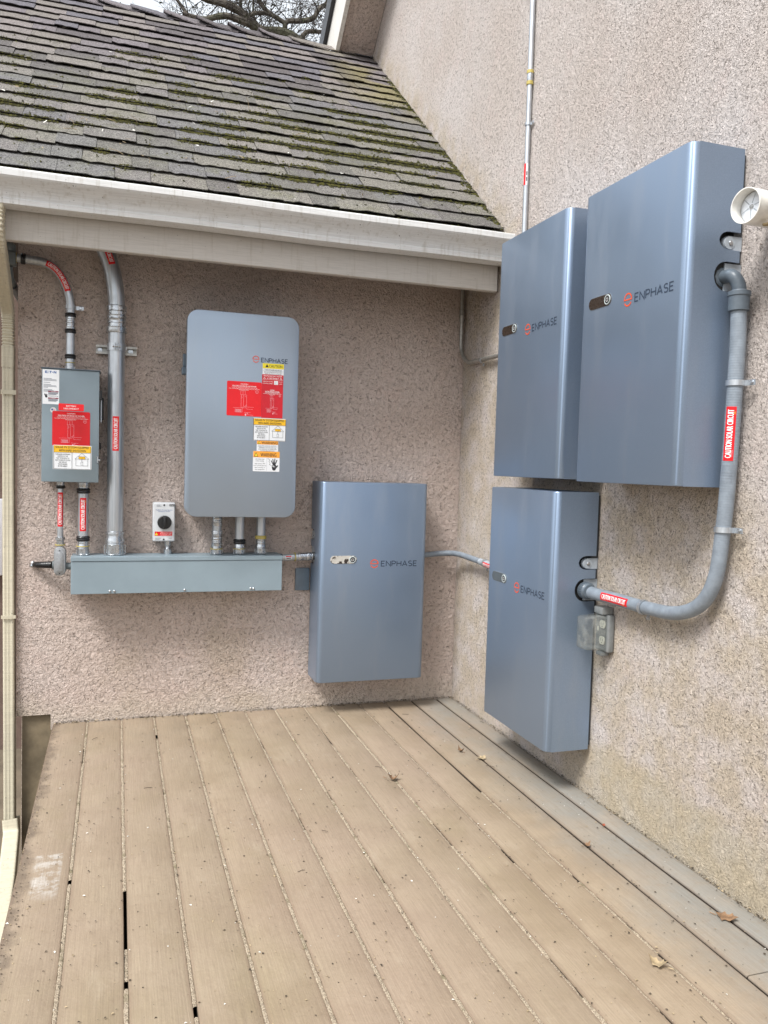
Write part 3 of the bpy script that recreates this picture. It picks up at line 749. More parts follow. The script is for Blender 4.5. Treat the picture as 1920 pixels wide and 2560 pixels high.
def twig(p, d, L, r, dep):
    q = [p]; n = 4
    for k in range(n):
        d = (d + Vector((random.uniform(-1, 1), random.uniform(-1, 1), random.uniform(-.8, .9))) * .38).normalized(); q.append(q[-1] + d * L / n)
    Pp = Path(q, (0, -1, 0)); Pp.tube(bmtw, r, 4, rf=lambda k, t: r * (1 - .75 * t / Pp.L))
    if dep > 0:
        for k in range(random.choice((2, 3, 4))):
            b = q[random.randint(1, n)]; twig(b, (d + Vector((random.uniform(-1, 1), random.uniform(-1, 1), random.uniform(-.9, 1))) * .9).normalized(), L * random.uniform(.45, .75), r * .6, dep - 1)
    elif random.random() < .55:
        for k in range(random.randint(1, 3)):
            c = random.choice(q[2:]) + Vector((random.uniform(-.03, .03),) * 3); s_ = random.uniform(.008, .02)
            u = Vector((random.uniform(-1, 1), random.uniform(-1, 1), random.uniform(-1, 1))).normalized(); v_ = u.cross(Vector((.3, .5, .8))).normalized()
            bml.faces.new([bml.verts.new(c + u * s_ * a1 + v_ * s_ * .6 * b1) for a1, b1 in ((-1, 0), (0, -1), (1, 0), (0, 1))])
bmtw = new()
for L_ in limbs[1:]:
    for k in range(int(L_.L / .048)):
        P_, T_ = L_.at(random.uniform(0, L_.L)); dd = Vector((random.uniform(-1, 1), random.uniform(-.8, .8), random.uniform(-.6, 1))).normalized()
        twig(P_, dd, random.uniform(.25, .7), random.uniform(.004, .010), 2)
T.part('trunk', bmt, M['bark']); T.part('limb', bmb, M['bark']); T.part('twigs', bmtw, M['twig'])['kind'] = 'stuff'; T.part('leaves', bml, M['leaf'], smooth=0)['kind'] = 'stuff'

# ================================================================== GUTTER AND DOWNSPOUT
G = Thing('gutter', 'off white K profile gutter along the roof edge above the fascia', 'gutter', (-1, -.45, 2.2))
pr = [(-.4135, 2.345), (-.4135, 2.199), (-.487, 2.196), (-.4955, 2.200), (-.4965, 2.218), (-.492, 2.224)]
for k in range(7):
    t = k / 6; pr.append((-.493 - .047 * t ** 1.9, 2.226 + .056 * t))
pr += [(-.5445, 2.288), (-.5475, 2.292), (-.5475, 2.314), (-.545, 2.318), (-.532, 2.318), (-.530, 2.312)]
inner = [(y + (.0025 if k > 4 else .0), z + (.0025 if 0 < k < 4 else 0)) for k, (y, z) in enumerate(pr)]
bm = new()
nx = 12
rw = []
for i in range(nx + 1):
    x = -2.9 + (2.9 - .005) * i / nx; sag = .002 * math.sin(i * 1.3)
    rw.append(([bm.verts.new((x, y, z + sag)) for y, z in pr], [bm.verts.new((x, y + (.003 if k > 3 else -.0 + (.002 if k < 2 else 0)), z + (.003 if 0 < k < 4 else .001))) for k, (y, z) in enumerate(pr)]))
for i in range(nx):
    for lv in (0, 1):
        for k in range(len(pr) - 1): bm.faces.new((rw[i][lv][k], rw[i + 1][lv][k], rw[i + 1][lv][k + 1], rw[i][lv][k + 1]))
    for k in (0, len(pr) - 1): bm.faces.new((rw[i][0][k], rw[i + 1][0][k], rw[i + 1][1][k], rw[i][1][k]))
bmesh.ops.recalc_face_normals(bm, faces=bm.faces)
G.part('trough', bm, M['gutter'], smooth=28)
bm = new(); prism(bm, [(-.0048, y, z) for y, z in pr] , (.003, 0, 0)); G.part('end_cap', bm, M['gutter'])
DS = Thing('downspout', 'cream painted metal downspout at the left corner with crimped elbows', 'downspout', (-2.196, -.03, -.5))
def duct(path, w_, d_, crimps=(), a=0, b=None, flute=True, extra=0):
    """rectangular fluted duct; w across x, d along the second axis; crimps = ranges of s with corrugations"""
    bm = new(); b = path.L if b is None else b; n = int((b - a) / .004); rings = []
    for k in range(n + 1):
        s_ = a + (b - a) * k / n; P, T_ = path.at(s_); X = Vector((1, 0, 0)); X = (X - T_ * X.dot(T_)).normalized(); Yv = T_.cross(X)
        cr = any(c0 <= s_ <= c1 for c0, c1 in crimps); e = (.0024 * math.sin(s_ * 2 * PI / .014) - .002) if cr else 0
        ring = []; W_, D_ = w_ / 2 + e + extra, d_ / 2 + e + extra; rr = .007
        pts = []
        for cx, cy, a0 in ((W_, D_, 0), (-W_, D_, 90), (-W_, -D_, 180), (W_, -D_, 270)):
            for q in range(4):
                an = math.radians(a0 + q * 30); pts.append((cx - math.copysign(rr, cx) + rr * math.cos(an), cy - math.copysign(rr, cy) + rr * math.sin(an)))
            # flutes on the faces
            if flute and not cr:
                nxt = {0: (0, 1), 90: (-1, 0), 180: (0, -1), 270: (1, 0)}[a0]
                for f_, dpt in ((.45, 0), (.35, .0014), (.1, .0014), (0, 0), (-.1, .0014), (-.35, .0014), (-.45, 0)):
                    if nxt[0] == 0: pts.append((f_ * (W_ - rr) * 2 * (1 if nxt[1] > 0 else -1) * .9, nxt[1] * (D_ - dpt)))
                    else: pts.append((nxt[0] * (W_ - dpt), f_ * (D_ - rr) * 2 * (-1 if nxt[0] > 0 else 1) * .9))
            else:
                nxt = {0: (0, 1), 90: (-1, 0), 180: (0, -1), 270: (1, 0)}[a0]
                for f_ in (.45, .35, .1, 0, -.1, -.35, -.45):
                    if nxt[0] == 0: pts.append((f_ * (W_ - rr) * 2 * (1 if nxt[1] > 0 else -1) * .9, nxt[1] * D_))
                    else: pts.append((nxt[0] * W_, f_ * (D_ - rr) * 2 * (-1 if nxt[0] > 0 else 1) * .9))
        rings.append([bm.verts.new(P + X * p[0] + Yv * p[1]) for p in pts])
    m = len(rings[0])
    for k in range(n):
        for i in range(m): j = (i + 1) % m; bm.faces.new((rings[k][i], rings[k][j], rings[k + 1][j], rings[k + 1][i]))
    bmesh.ops.recalc_face_normals(bm, faces=bm.faces); return bm
p1 = Path([(-2.182, -.455, 2.20), (-2.184, -.455, 2.10), (-2.196, .005, 1.86), (-2.196, .01, 1.70), (-2.196, .01, 1.62)], (0, -1, 0), fillet=.07)
DS.part('elbow', duct(p1, .05, .075, [(.02, .17), (p1.L - .28, p1.L - .09)]), M['downspout'], smooth=50)
p2 = Path([(-2.196, .012, 1.66), (-2.190, .012, .6), (-2.182, .0, -.46)], (0, -1, 0)); DS.part('pipe', duct(p2, .047, .072, a=0), M['downspout'], smooth=50)
p3 = Path([(-2.178, .0, -.43), (-2.172, -.02, -.50), (-2.160, -.30, -.60), (-2.15, -1.1, -.80)], (0, -1, 0), fillet=.04); DS.part('outlet', duct(p3, .066, .09, flute=False), M['downspout'], smooth=50)
bm = new(); box(bm, -2.222, -2.160, -.034, -.0315, 1.50, 1.52); DS.part('strap', bm, M['downspout'])
bm = new(); box(bm, -2.218, -2.158, -.034, -.0315, .50, .515); DS.part('strap', bm, M['downspout'])

# ================================================================== BATTERY CABINETS
BW, BH, BD, BK = .55, .98, .2, .016
def logo(P, cx, cy, R_, tx0, tx1, th, lay=1):
    wd = R_ * .22
    P.arc(cx, cy, R_ - wd / 2, 4, 180, wd, 'orange_ink', lay); P.arc(cx, cy, R_ - wd / 2, 208, 332, wd, 'orange_ink', lay)
    P.rect(cx - R_ * .98, cy - wd * .45, cx + R_ * .98, cy + wd * .45, 'orange_ink', lay)
def wordmark(P, tx0, tx1, cy, th): P.letters('ENPHASE', tx0, tx1, cy, th, 'logo_dark', 1)
def stadium(bm, cx, cz, w_, h_, y0, y1, mi=0, n=10):
    r = h_ / 2; pts = []
    for s_, a0 in ((1, -90), (-1, 90)):
        for k in range(n + 1):
            an = math.radians(a0 + 180 * k / n); pts.append((cx + s_ * (w_ / 2 - r) + r * math.cos(an), y0, cz + r * math.sin(an)))
    return prism(bm, pts, (0, y1 - y0, 0), mi)
def battery(loc, rz, label, winmat, wl=None, seed=0, cover_dx=0):
    T = Thing('battery_cabinet', label, 'battery', (0, 0, 0), 'silver blue battery cabinets on the two walls')
    R = .026; hw = BW / 2
    # cover: rounded front edges, notched sides
    bm = new(); prof = []
    for k in range(9):
        an = math.radians(180 + 90 * k / 8); prof.append((-hw + R + R * math.cos(an), -BD + R + R * math.sin(an)))
    for k in range(9):
        an = math.radians(270 + 90 * k / 8); prof.append((hw - R + R * math.cos(an), -BD + R + R * math.sin(an)))
    ch = .004; rows = []
    for z, ins in ((0, ch), (ch * .3, ch * .3), (ch, 0), (BH - ch, 0), (BH - ch * .3, ch * .3), (BH, ch)):
        rows.append([bm.verts.new((x * (1 - ins / hw), y + ins, z)) for x, y in prof])
    for k in range(len(rows) - 1):
        for i in range(len(prof) - 1): bm.faces.new((rows[k][i], rows[k][i + 1], rows[k + 1][i + 1], rows[k + 1][i]))
    for s_, idx in ((-1, 0), (1, -1)):
        yf = prof[idx][1]
        # side outline (y, z) from front bottom round by the back, with the two notches
        back = -BK; q = []
        q.append((back, 0))
        hc, hr = -.060, .043; q += [(back + 0, .612 - hr)]
        for k in range(13):
            an = math.radians(270 - 180 * k / 12); q.append((hc + hr * math.cos(an), .612 + hr * math.sin(an)))
        q.append((back, .612 + hr))
        hc2, hr2 = -.055, .026; q.append((back, .715 - hr2))
        for k in range(11):
            an = math.radians(270 - 180 * k / 10); q.append((hc2 + hr2 * 1.35 * math.cos(an), .715 + hr2 * math.sin(an)))
        q.append((back, .715 + hr2)); q.append((back, BH))
        vs_ = [bm.verts.new((s_ * hw, yf, 0)) if 0 else rows[0][idx]] 
        vv = [bm.verts.new((s_ * hw, yf, 0))] + [bm.verts.new((s_ * hw, y, min(max(z, 0), BH))) for y, z in q] + [bm.verts.new((s_ * hw, yf, BH))]
        for tri in tessellate_polygon([[Vector((v_.co.y, v_.co.z, 0)) for v_ in vv]]): bm.faces.new([vv[i_] for i_ in tri])
        # thickness of the sheet along the notches
        loop = vv[1:len(q) + 1]; inn = [bm.verts.new(v_.co + Vector((-s_ * .006, 0, 0))) for v_ in loop]
        for k in range(len(loop) - 1): bm.faces.new((loop[k], loop[k + 1], inn[k + 1], inn[k]))
    for rw_ in (rows[0], rows[-1]):
        z = rw_[0].co.z; e = [bm.verts.new((-hw, -BK, z)), bm.verts.new((hw, -BK, z))]
        bm.faces.new([e[0]] + rw_ + [e[1]])
    bmesh.ops.triangulate(bm, faces=[f for f in bm.faces if len(f.verts) > 6]); bmesh.ops.recalc_face_normals(bm, faces=bm.faces)
    cover = T.part('cover', bm, M['battery'], smooth=30)
    bm = new(); box(bm, -hw + .012, hw - .012, -.030, -.001, .012, BH - .012); box(bm, -hw + .035, hw - .035, -.17, -.031, .5, .8); T.part('mounting_back', bm, M['batt_back'])
    for s_ in (-1, 1):
        bm = new(); lathe(bm, (s_ * (hw - .03), -.060, .612), (s_, 0, 0), [(0, .041), (.018, .0415)], 24); sk = T.part('cable_opening', bm, M['dark_void'])
        bm = new(); prism(bm, [(s_ * (hw - .02), -.060, .572), (s_ * (hw - .02), -.002, .572), (s_ * (hw - .02), -.002, .652), (s_ * (hw - .02), -.060, .652)], (s_ * .012, 0, 0)); T.part('opening_plate', bm, M['lug'], sk)
        bm = new(); lathe(bm, (s_ * (hw - .022), -.048, .711), (s_, 0, 0), [(0, .021), (.012, .0205), (.016, .018)], 20); box(bm, min(s_ * (hw - .022), s_ * (hw - .008)), max(s_ * (hw - .022), s_ * (hw - .008)), -.048, -.004, .691, .731); lg = T.part('fixing_lug', bm, M['lug'])
        bm = new(); lathe(bm, (s_ * (hw - .008), -.045, .711), (s_, 0, 0), [(0, .008), (.004, .0075), (.006, .005)], 14); T.part('screw', bm, M['zinc'], lg)
    # window with power button
    cx = -hw + .1195; cz = .604; bm = new(); stadium(bm, cx, cz, .136, .041, -BD + .001, -BD - .0008); fr = T.part('window_frame', bm, M['pvc'])
    bm = new(); stadium(bm, cx, cz, .133, .038, -BD, -BD - .0016); wn = T.part('window', bm, M[winmat], label=wl)
    bm = new(); lathe(bm, (cx + .0455, -BD - .001, cz), (0, -1, 0), [(0, .0165), (.003, .0165), (.0035, .015), (.0025, .0125)], 24); rg = T.part('power_button', bm, M['ring'])
    bm = new(); lathe(bm, (cx + .0455, -BD - .0036, cz), (0, -1, 0), [(0, .0125), (.0006, .0125)], 20); T.part('button_face', bm, M['black'], rg)
    P = Print(planemap((cx + .0455, -BD - .0044, cz), (1, 0, 0), (0, -1, 0))); P.arc(0, 0, .006, 125, 415, .0016, 'white_ink', 0); P.line([(0, .002), (0, .008)], .0016, 'white_ink', 0); P.build('power_symbol', rg, (0, 0, 0))
    P = Print(planemap((0, -BD - .0003, 0), (1, 0, 0), (0, -1, 0))); logo(P, .002, .583, .0215, .051, .224, .029, 1); P.build('logo_mark', T.o, (0, 0, 0))
    P = Print(planemap((0, -BD - .0003, 0), (1, 0, 0), (0, -1, 0))); wordmark(P, .038, .224, .583, .029); P.build('logo_lettering', T.o, (0, 0, 0))
    T.o.location = loc; T.o.rotation_euler = (0, 0, rz); return T
battery((-.5285, 0, .170), 0, 'battery cabinet low on the shaded back wall, film with a painted reflection on its window', 'window_film', 'film window with a painted reflection')
battery((0, -1.075, 1.205), -PI / 2, 'upper battery cabinet on the right wall nearest the gutter, left of the topmost one', 'window', 'dark brown window')
battery((0, -1.735, 1.199), -PI / 2, 'largest looking battery cabinet at upper right beside the white floodlight', 'window', 'dark brown window')
battery((0, -1.067, .178), -PI / 2, 'lowest battery cabinet on the right wall, hanging just above the deck', 'window_grey', 'grey window')

# ================================================================== SYSTEM CONTROLLER
T = Thing('system_controller', 'tall rounded silver panel covered in warning stickers on the back wall', 'controller', (-1.191, 0, .98))
x0, x1, z0, z1 = -1.4435, -.939, .98, 1.904
def rrect(x0, x1, z0, z1, r, y, n=8):
    p = []
    for cx, cz, a0 in ((x1 - r, z1 - r, 0), (x0 + r, z1 - r, 90), (x0 + r, z0 + r, 180), (x1 - r, z0 + r, 270)):
        for k in range(n + 1): an = math.radians(a0 + 90 * k / n); p.append((cx + r * math.cos(an), y, cz + r * math.sin(an)))
    return p
bm = new(); prism(bm, rrect(x0, x1, z0, z1, .052, -.212), (0, -.038, 0), bev=.003, seg=2); T.part('front_cover', bm, M['controller'], smooth=40)
bm = new(); box(bm, x0 + .02, x1 - .02, -.2115, -.02, z0 + .02, z1 - .04, .01, 2); T.part('enclosure', bm, M['plate'])
bm = new(); box(bm, x0 + .05, x1 - .05, -.0195, -.002, z0 + .1, z1 - .1); T.part('mounting_bracket', bm, M['strut'])
bm = new(); box(bm, x0 - .012, x0 + .02, -.14, -.10, 1.625, 1.66, .004); box(bm, x0 - .008, x0 + .018, -.13, -.11, 1.66, 1.72, .004); T.part('side_handle', bm, M['plate'])
F = -.25; tl = lambda dx, dz: (-.0 + dx, 0, dz)
def pm(cx, cz, y=F, tilt=0): return planemap((cx, y - .0004, cz), (math.cos(tilt), 0, math.sin(tilt)), (0, -1, 0))
P = Print(pm(0, 0)); logo(P, -1.137, 1.702, .0155, -1.112, -.990, .021); P.build('logo_mark', T.o, T.loc)
P = Print(pm(0, 0)); wordmark(P, -1.112, -.990, 1.700, .021); P.build('logo_lettering', T.o, T.loc)
def d_caution(P):
    P.rect(-.049, .003, .049, .026, 'yellow2'); P.text('CAUTION', .011, .0145, .062, .013, 'black_ink', 2, .01); P.poly([(-.037, .008), (-.021, .008), (-.029, .022)], 'black_ink', 2)
    P.text('TWO POWER SOURCES', 0, -.0035, .08, .0058, 'black_ink', 2, .005); P.line([(-.048, -.0085), (.048, -.0085)], .0008, 'grey_ink')
    P.text('SECOND SOURCE IS AC BATTERY', 0, -.014, .084, .0045, 'black_ink'); P.text('THIRD SOURCE IS PV SYSTEM', 0, -.0215, .076, .0045, 'black_ink')
sticker(T, pm(-1.0565, 1.6605), .098, .052, 'paper', d_caution, 'caution_sticker')
def d_multi(P, s=1., head=True, w_=.156, h_=.155):
    k = w_ / .156
    def X(a_): return a_ * k
    P.text('CAUTION !', 0, h_ * .43, X(.035), .0055, 'white_ink', 1, .02); P.text('MULTIPLE SOURCES OF POWER', 0, h_ * .37, X(.108), .0062, 'white_ink', 1, .02)
    P.text('POWER TO THIS BUILDING IS ALSO SUPPLIED FROM THE', 0, h_ * .325, X(.115), .0032, 'white_ink', 1); P.text('FOLLOWING SOURCES WITH DISCONNECTS LOCATED AS SHOWN', 0, h_ * .29, X(.138), .0034, 'white_ink', 1)
    P.rect(X(-.025), h_ * .255, X(.02), h_ * .262, 'white_ink')
    lw = .0007
    for pts in ([(-.016, .036), (.004, .036), (.004, .018), (-.016, .018), (-.016, .036)], [(-.006, .036), (-.006, .018)], [(-.014, .018), (-.014, -.038), (.002, -.038)], [(-.003, .018), (.011, .018), (.011, -.034), (-.003, -.034), (-.003, .018)],
                [(-.014, .014), (-.008, .007), (-.014, .002)], [(.002, .013), (.010, .008)], [(.011, -.026), (.004, -.033)], [(-.050, -.041), (-.018, -.041)], [(.008, -.036), (.044, -.037)], [(-.020, -.041), (.002, -.041)], [(.004, -.035), (.013, -.046), (.040, -.046)],
                [(-.008, -.041), (-.008, -.060), (-.018, -.060)], [(.0, -.061), (.03, -.062)], [(.018, -.071), (.042, -.073)], [(.012, -.061), (.018, -.072)], [(.019, -.061), (.012, -.070)]):
        P.line([(X(a_), b_ * h_ / .155) for a_, b_ in pts], lw, 'pink_ink', 1)
    for k2 in range(5): P.rect(X(-.042 + .004 * (k2 % 2)), -.049 * h_ / .155 - k2 * .003, X(-.012), -.0478 * h_ / .155 - k2 * .003, 'pink_ink')
    P.arc(X(.057), h_ * .22, .007 * k, 0, 360, .0008, 'pink_ink', 1); P.line([(X(.053), h_ * .225), (X(.061), h_ * .225)], .001, 'pink_ink', 1); P.line([(X(.057), h_ * .225), (X(.057), h_ * .18)], .0008, 'pink_ink', 1)
    P.rect(X(.004), -.076 * h_ / .155, X(.010), -.067 * h_ / .155, 'pink_ink')
sticker(T, pm(-1.1865, 1.5195), .157, .156, 'red', d_multi, 'power_sources_sticker', r=.005)
sticker(T, pm(-1.0585, 1.514, F - .0004), .0985, .152, 'red2', lambda P: d_multi(P, w_=.095, h_=.12), 'power_sources_sticker', label='smaller darker red sticker overlapping the large one')
def d_pv(P):
    P.text('PHOTOVOLTAIC SYSTEM', 0, .019, .084, .0065, 'white_ink', 1, .005); P.text('AC DISCONNECT', 0, .0085, .056, .0075, 'white_ink', 1, .008)
    for sx in (-.038, .038): P.line([(sx - .005, .005), (sx, .0135), (sx + .005, .005), (sx - .005, .005)], .0011, 'white_ink', 1)
    P.line([(-.048, .002), (.048, .002)], .0006, 'white_ink', 1)
    P.text('OPERATING VOLTAGE', -.022, -.006, .046, .0045, 'white_ink', 1); P.text('OPERATING CURRENT', -.022, -.015, .046, .0045, 'white_ink', 1)
    P.rect(.006, -.019, .025, -.002, 'paper'); P.text('240 V', .0155, -.0105, .013, .003, 'black_ink', 2); P.text('VOLTS', .037, -.006, .015, .004, 'white_ink', 1); P.text('AMPS', .037, -.015, .013, .004, 'white_ink', 1)
sticker(T, pm(-1.058, 1.6105, F - .0008), .098, .051, 'red2', d_pv, 'disconnect_sticker')
def d_rapid(P, w_=.15, h_=.101):
    P.rect(-w_ / 2, h_ * .21, w_ / 2, h_ / 2 - .001, 'yellow'); P.text('SOLAR PV SYSTEM EQUIPPED', 0, h_ * .425, w_ * .90, .0095, 'black_ink', 2, .018); P.text('WITH RAPID SHUTDOWN', 0, h_ * .29, w_ * .72, .0095, 'black_ink', 2, .018)
    for k, t in enumerate(('TURN RAPID SHUTDOWN', 'SWITCH TO THE', '"OFF" POSITION TO', 'SHUT DOWN PV SYSTEM', 'AND REDUCE', 'SHOCK HAZARD', 'IN THE ARRAY')):
        P.text(t, -w_ * .255, h_ * .125 - k * h_ * .083, .0031 * len(t) * w_ / .15, .0052, 'black_ink', 2, .022)
    P.line([(-w_ * .01, h_ * .2), (-w_ * .01, -h_ * .49)], .0012, 'black_ink')
    P.line([(-w_ * .49, h_ * .205), (w_ * .49, h_ * .205)], .0012, 'black_ink'); P.line([(-w_ * .495, h_ * .49), (-w_ * .495, -h_ * .49), (w_ * .495, -h_ * .49), (w_ * .495, h_ * .49)], .0014, 'black_ink', 3)
    c = w_ * .255
    P.line([(c - .028, -.006), (c, .019), (c + .028, -.006), (c - .028, -.006)], .001, 'black_ink'); P.line([(c - .024, -.006), (c - .024, -.035), (c + .024, -.035), (c + .024, -.006)], .001, 'black_ink')
    P.rect(c - .013, -.006, c + .013, .005, 'yellow', 3); P.line([(c - .013, -.006), (c + .013, -.006), (c + .013, .005), (c - .013, .005), (c - .013, -.006)], .0006, 'black_ink', 4); P.text('SOLAR ELECTRIC', c, .002, .021, .0014, 'black_ink', 4); P.text('PV PANELS', c, -.003, .014, .0014, 'black_ink', 4)
    P.line([(c, -.006), (c, -.019)], .001, 'black_ink'); P.line([(c - .004, -.019), (c + .004, -.019), (c + .004, -.031), (c - .004, -.031), (c - .004, -.019)], .0008, 'black_ink')
sticker(T, pm(-1.0675, 1.3845), .148, .104, 'paper', d_rapid, 'rapid_shutdown_sticker')
def d_w1(P):
    P.rect(-.049, .008, .049, .025, 'amber'); P.text('WARNING', .009, .0163, .074, .0125, 'black_ink', 2, .02); P.poly([(-.046, .010), (-.032, .010), (-.039, .0225)], 'black_ink', 2); P.poly([(-.0435, .0115), (-.0345, .0115), (-.039, .0195)], 'yellow2', 3)
    P.text('ELECTRIC SHOCK HAZARD', 0, .002, .084, .0058, 'grey_ink', 1)
    P.line([(-.046, -.002), (.046, -.002)], .0006, 'grey_ink'); P.text('TERMINALS ON THE LINE AND', 0, -.0065, .08, .0045, 'black_ink', 1); P.text('LOAD SIDES MAY BE ENERGIZED', 0, -.0135, .086, .0045, 'black_ink', 1); P.text('IN THE OPEN POSITION', 0, -.0205, .064, .0045, 'black_ink', 1)
sticker(T, pm(-1.0755, 1.308), .099, .051, 'paper', d_w1, 'warning_sticker')
def d_w2(P):
    P.rect(-.061, .018, .061, .046, 'amber'); P.text('WARNING', .009, .031, .074, .018, 'black_ink', 2, .015); P.poly([(-.058, .0215), (-.038, .0215), (-.048, .0405)], 'black_ink', 2); P.poly([(-.0548, .0235), (-.0412, .0235), (-.048, .0365)], 'yellow2', 3)
    for k, t in enumerate(('ARC FLASH AND', 'SHOCK HAZARD', 'Appropriate PPE', 'and Tools Required', 'when working on', 'this equipment')):
        P.text(t, -.030, .010 - k * .0088 - (.003 if k > 1 else 0), .0032 * len(t), .0046, 'black_ink', 1, .004 if k > 1 else 0)
    P.line([(.002, .016), (.002, -.043)], .0007, 'grey_ink')
    # raised hand struck by a jagged bolt
    for a0, ln, wd in ((118, .022, .0042), (102, .027, .0044), (86, .028, .0044), (68, .025, .0042)):
        bx = .037 + .009 * math.cos(math.radians(a0)); bz = -.022 + .008 * math.sin(math.radians(a0)); P.line([(bx, bz), (bx + ln * math.cos(math.radians(a0)), bz + ln * math.sin(math.radians(a0)))], wd, 'black_ink', 1)
    P.line([(.045, -.028), (.054, -.017)], .005, 'black_ink', 1); P.disc(.037, -.024, .0115, 'black_ink', 1); P.disc(.036, -.032, .009, 'black_ink', 1)
    P.line([(.006, .014), (.016, .008), (.012, .0), (.018, -.008), (.014, -.014), (.024, -.018)], .0013, 'black_ink', 1); P.line([(.027, -.022), (.034, -.019), (.032, -.024), (.042, -.024)], .002, 'paper', 3)
sticker(T, pm(-1.0795, 1.2385), .123, .093, 'paper', d_w2, 'warning_sticker', r=.003, label='larger orange and white sticker with a black hand')

# ================================================================== DISCONNECT BOX
T = Thing('disconnect_box', 'grey disconnect box with red and yellow stickers on the left of the back wall', 'disconnect', (-1.93, 0, 1.12))
x0, x1, z0, z1, F = -2.0455, -1.810, 1.122, 1.613, -.15
bm = new(); box(bm, x0 + .003, x1 - .003, -.138, -.008, z0 + .004, z1 - .004, .002); T.part('case', bm, M['box'])
bm = new(); box(bm, x0, x1, F, -.139, z0, z1 - .001, .002, 2); T.part('door', bm, M['box'])
bm = new(); box(bm, x0 - .004, x1 + .004, F - .006, -.02, z1, z1 + .004, .001); T.part('rain_lip', bm, M['plate'])
bm = new(); box(bm, x1 + .0005, x1 + .012, F - .004, F + .02, 1.487, 1.53, .002); box(bm, x1 + .001, x1 + .018, -.12, -.10, 1.40, 1.50, .003); T.part('handle', bm, M['black'])
bm = new(); lathe(bm, (x1 + .008, F + .012, 1.39), (0, 0, 1), [(0, .003), (.1, .003)], 10); T.part('interlock_rod', bm, M['galv'])
bm = new(); box(bm, x1 - .008, x1 + .0, F - .006, F - .0005, 1.208, 1.24, .002); lathe(bm, (x1 - .004, F - .006, 1.222), (1, 0, 0), [(0, .004), (.01, .004)], 10); T.part('latch', bm, M['zinc'])
bm = new(); box(bm, x1 + .001, x1 + .008, -.10, -.085, 1.27, 1.30, .002); T.part('hinge_pin', bm, M['black'])
def d_maker(P):
    # maker's mark: E, dotted A, T, round dot, N
    y = .062; h = .010
    P.rect(-.023, y - h / 2, -.0205, y + h / 2, 'blue_ink')
    for dy in (-.004, 0, .004): P.rect(-.0205, y + dy - .0011, -.0145, y + dy + .0011, 'blue_ink')
    P.disc(-.0105, y + .003, .0013, 'blue_ink'); P.disc(-.0125, y - .0035, .0013, 'blue_ink'); P.disc(-.0078, y - .0035, .0013, 'blue_ink')
    P.rect(-.006, y + .0025, .003, y + .005, 'blue_ink'); P.rect(-.003, y - .005, 0, y + .0025, 'blue_ink'); P.disc(.0065, y, .0019, 'blue_ink')
    P.rect(.0105, y - .005, .013, y + .005, 'blue_ink'); P.rect(.0185, y - .005, .021, y + .005, 'blue_ink'); P.line([(.012, y + .004), (.0195, y - .004)], .0025, 'blue_ink')
    rr = random.Random(3)
    for k, wd in enumerate((.032, .05, .052, 0, .026, 0, .030, .05, .052, .018, 0, .034, .04, .05)):
        if wd: P.rect(-.029, .034 - k * .0042, -.029 + wd, .0352 - k * .0042 + .0006, 'grey_ink')
    for b in (-.022, -.050):
        P.rect(-.011, b, .030, b + .005, 'purple_ink'); P.text('WARNING', .010, b + .0025, .018, .003, 'white_ink', 2)
        for k in range(3): P.rect(-.010, b - .004 - k * .0035, .028 - .006 * (k == 2), b - .0014 - k * .0035, 'grey_ink')
    P.text('HAZARDOUS VOLTAGE', .010, -.0385, .038, .0035, 'black_ink', 1, .02)
    for a0 in (60, 85, 110, 135): P.line([(-.019, -.040), (-.019 + .010 * math.cos(math.radians(a0)), -.040 + .010 * math.sin(math.radians(a0)))], .002, 'black_ink', 1)
    P.disc(-.018, -.041, .005, 'black_ink', 1); P.line([(-.028, -.026), (-.022, -.034)], .0012, 'black_ink', 1)
sticker(T, pm(-2.0015, 1.526), .065, .145, 'paper', d_maker, 'maker_label')
def d_bd(P): P.text('BATTERY', 0, .0055, .040, .0068, 'white_ink', 1, .008); P.text('DISCONNECT', 0, -.0055, .060, .0068, 'white_ink', 1, .008)
sticker(T, pm(-1.9205, 1.4435), .101, .03, 'red', d_bd, 'battery_sticker', r=.003)
def d_flag(P):
    P.rect(-.008, -.003, -.001, .004, 'blue_ink')
    for k in range(3): P.rect(-.001, -.003 + k * .0014, .008, -.0014 + k * .0014, 'pink_ink')
bm = new(); lathe(bm, (-1.9985, F, 1.434), (0, -1, 0), [(0, .0125), (.0006, .0125)], 24); st = T.part('round_sticker', bm, M['paper'])
P = Print(planemap((-1.9985, F - .0008, 1.436), (1, 0, 0), (0, -1, 0))); d_flag(P); P.build('lettering', st, T.loc)
sticker(T, pm(-1.925, 1.355, F - .0006), .155, .152, 'red', d_multi, 'power_sources_sticker', r=.006)
sticker(T, pm(-1.9145, 1.2305), .155, .103, 'paper', d_rapid, 'rapid_shutdown_sticker', r=.003)

# ================================================================== WIREWAY TROUGH
T = Thing('wireway', 'long grey metal wireway box under the conduits on the back wall', 'wireway', (-1.45, 0, .62))
bm = new(); box(bm, -1.921, -.977, -.156, -.002, .627, .787, .0015); T.part('body', bm, M['box'])
bm = new(); box(bm, -1.9225, -.9755, -.1605, -.010, .7875, .7905); box(bm, -1.9225, -.9755, -.1635, -.1608, .772, .7905, .001); T.part('lid', bm, M['box'])
bm = new(); box(bm, -1.9215, -.9765, -.1605, -.1565, .624, .7705, .0015); cv = T.part('front_cover', bm, M['box'])
for x in (-1.757, -1.738, -1.43, -1.125, -1.112):
    bm = new(); lathe(bm, (x, -.1605, .636 + random.uniform(-.002, .002)), (0, -1, 0), [(0, .0055), (.002, .0055), (.0045, .003)], 12); T.part('screw', bm, M['zinc'], cv)

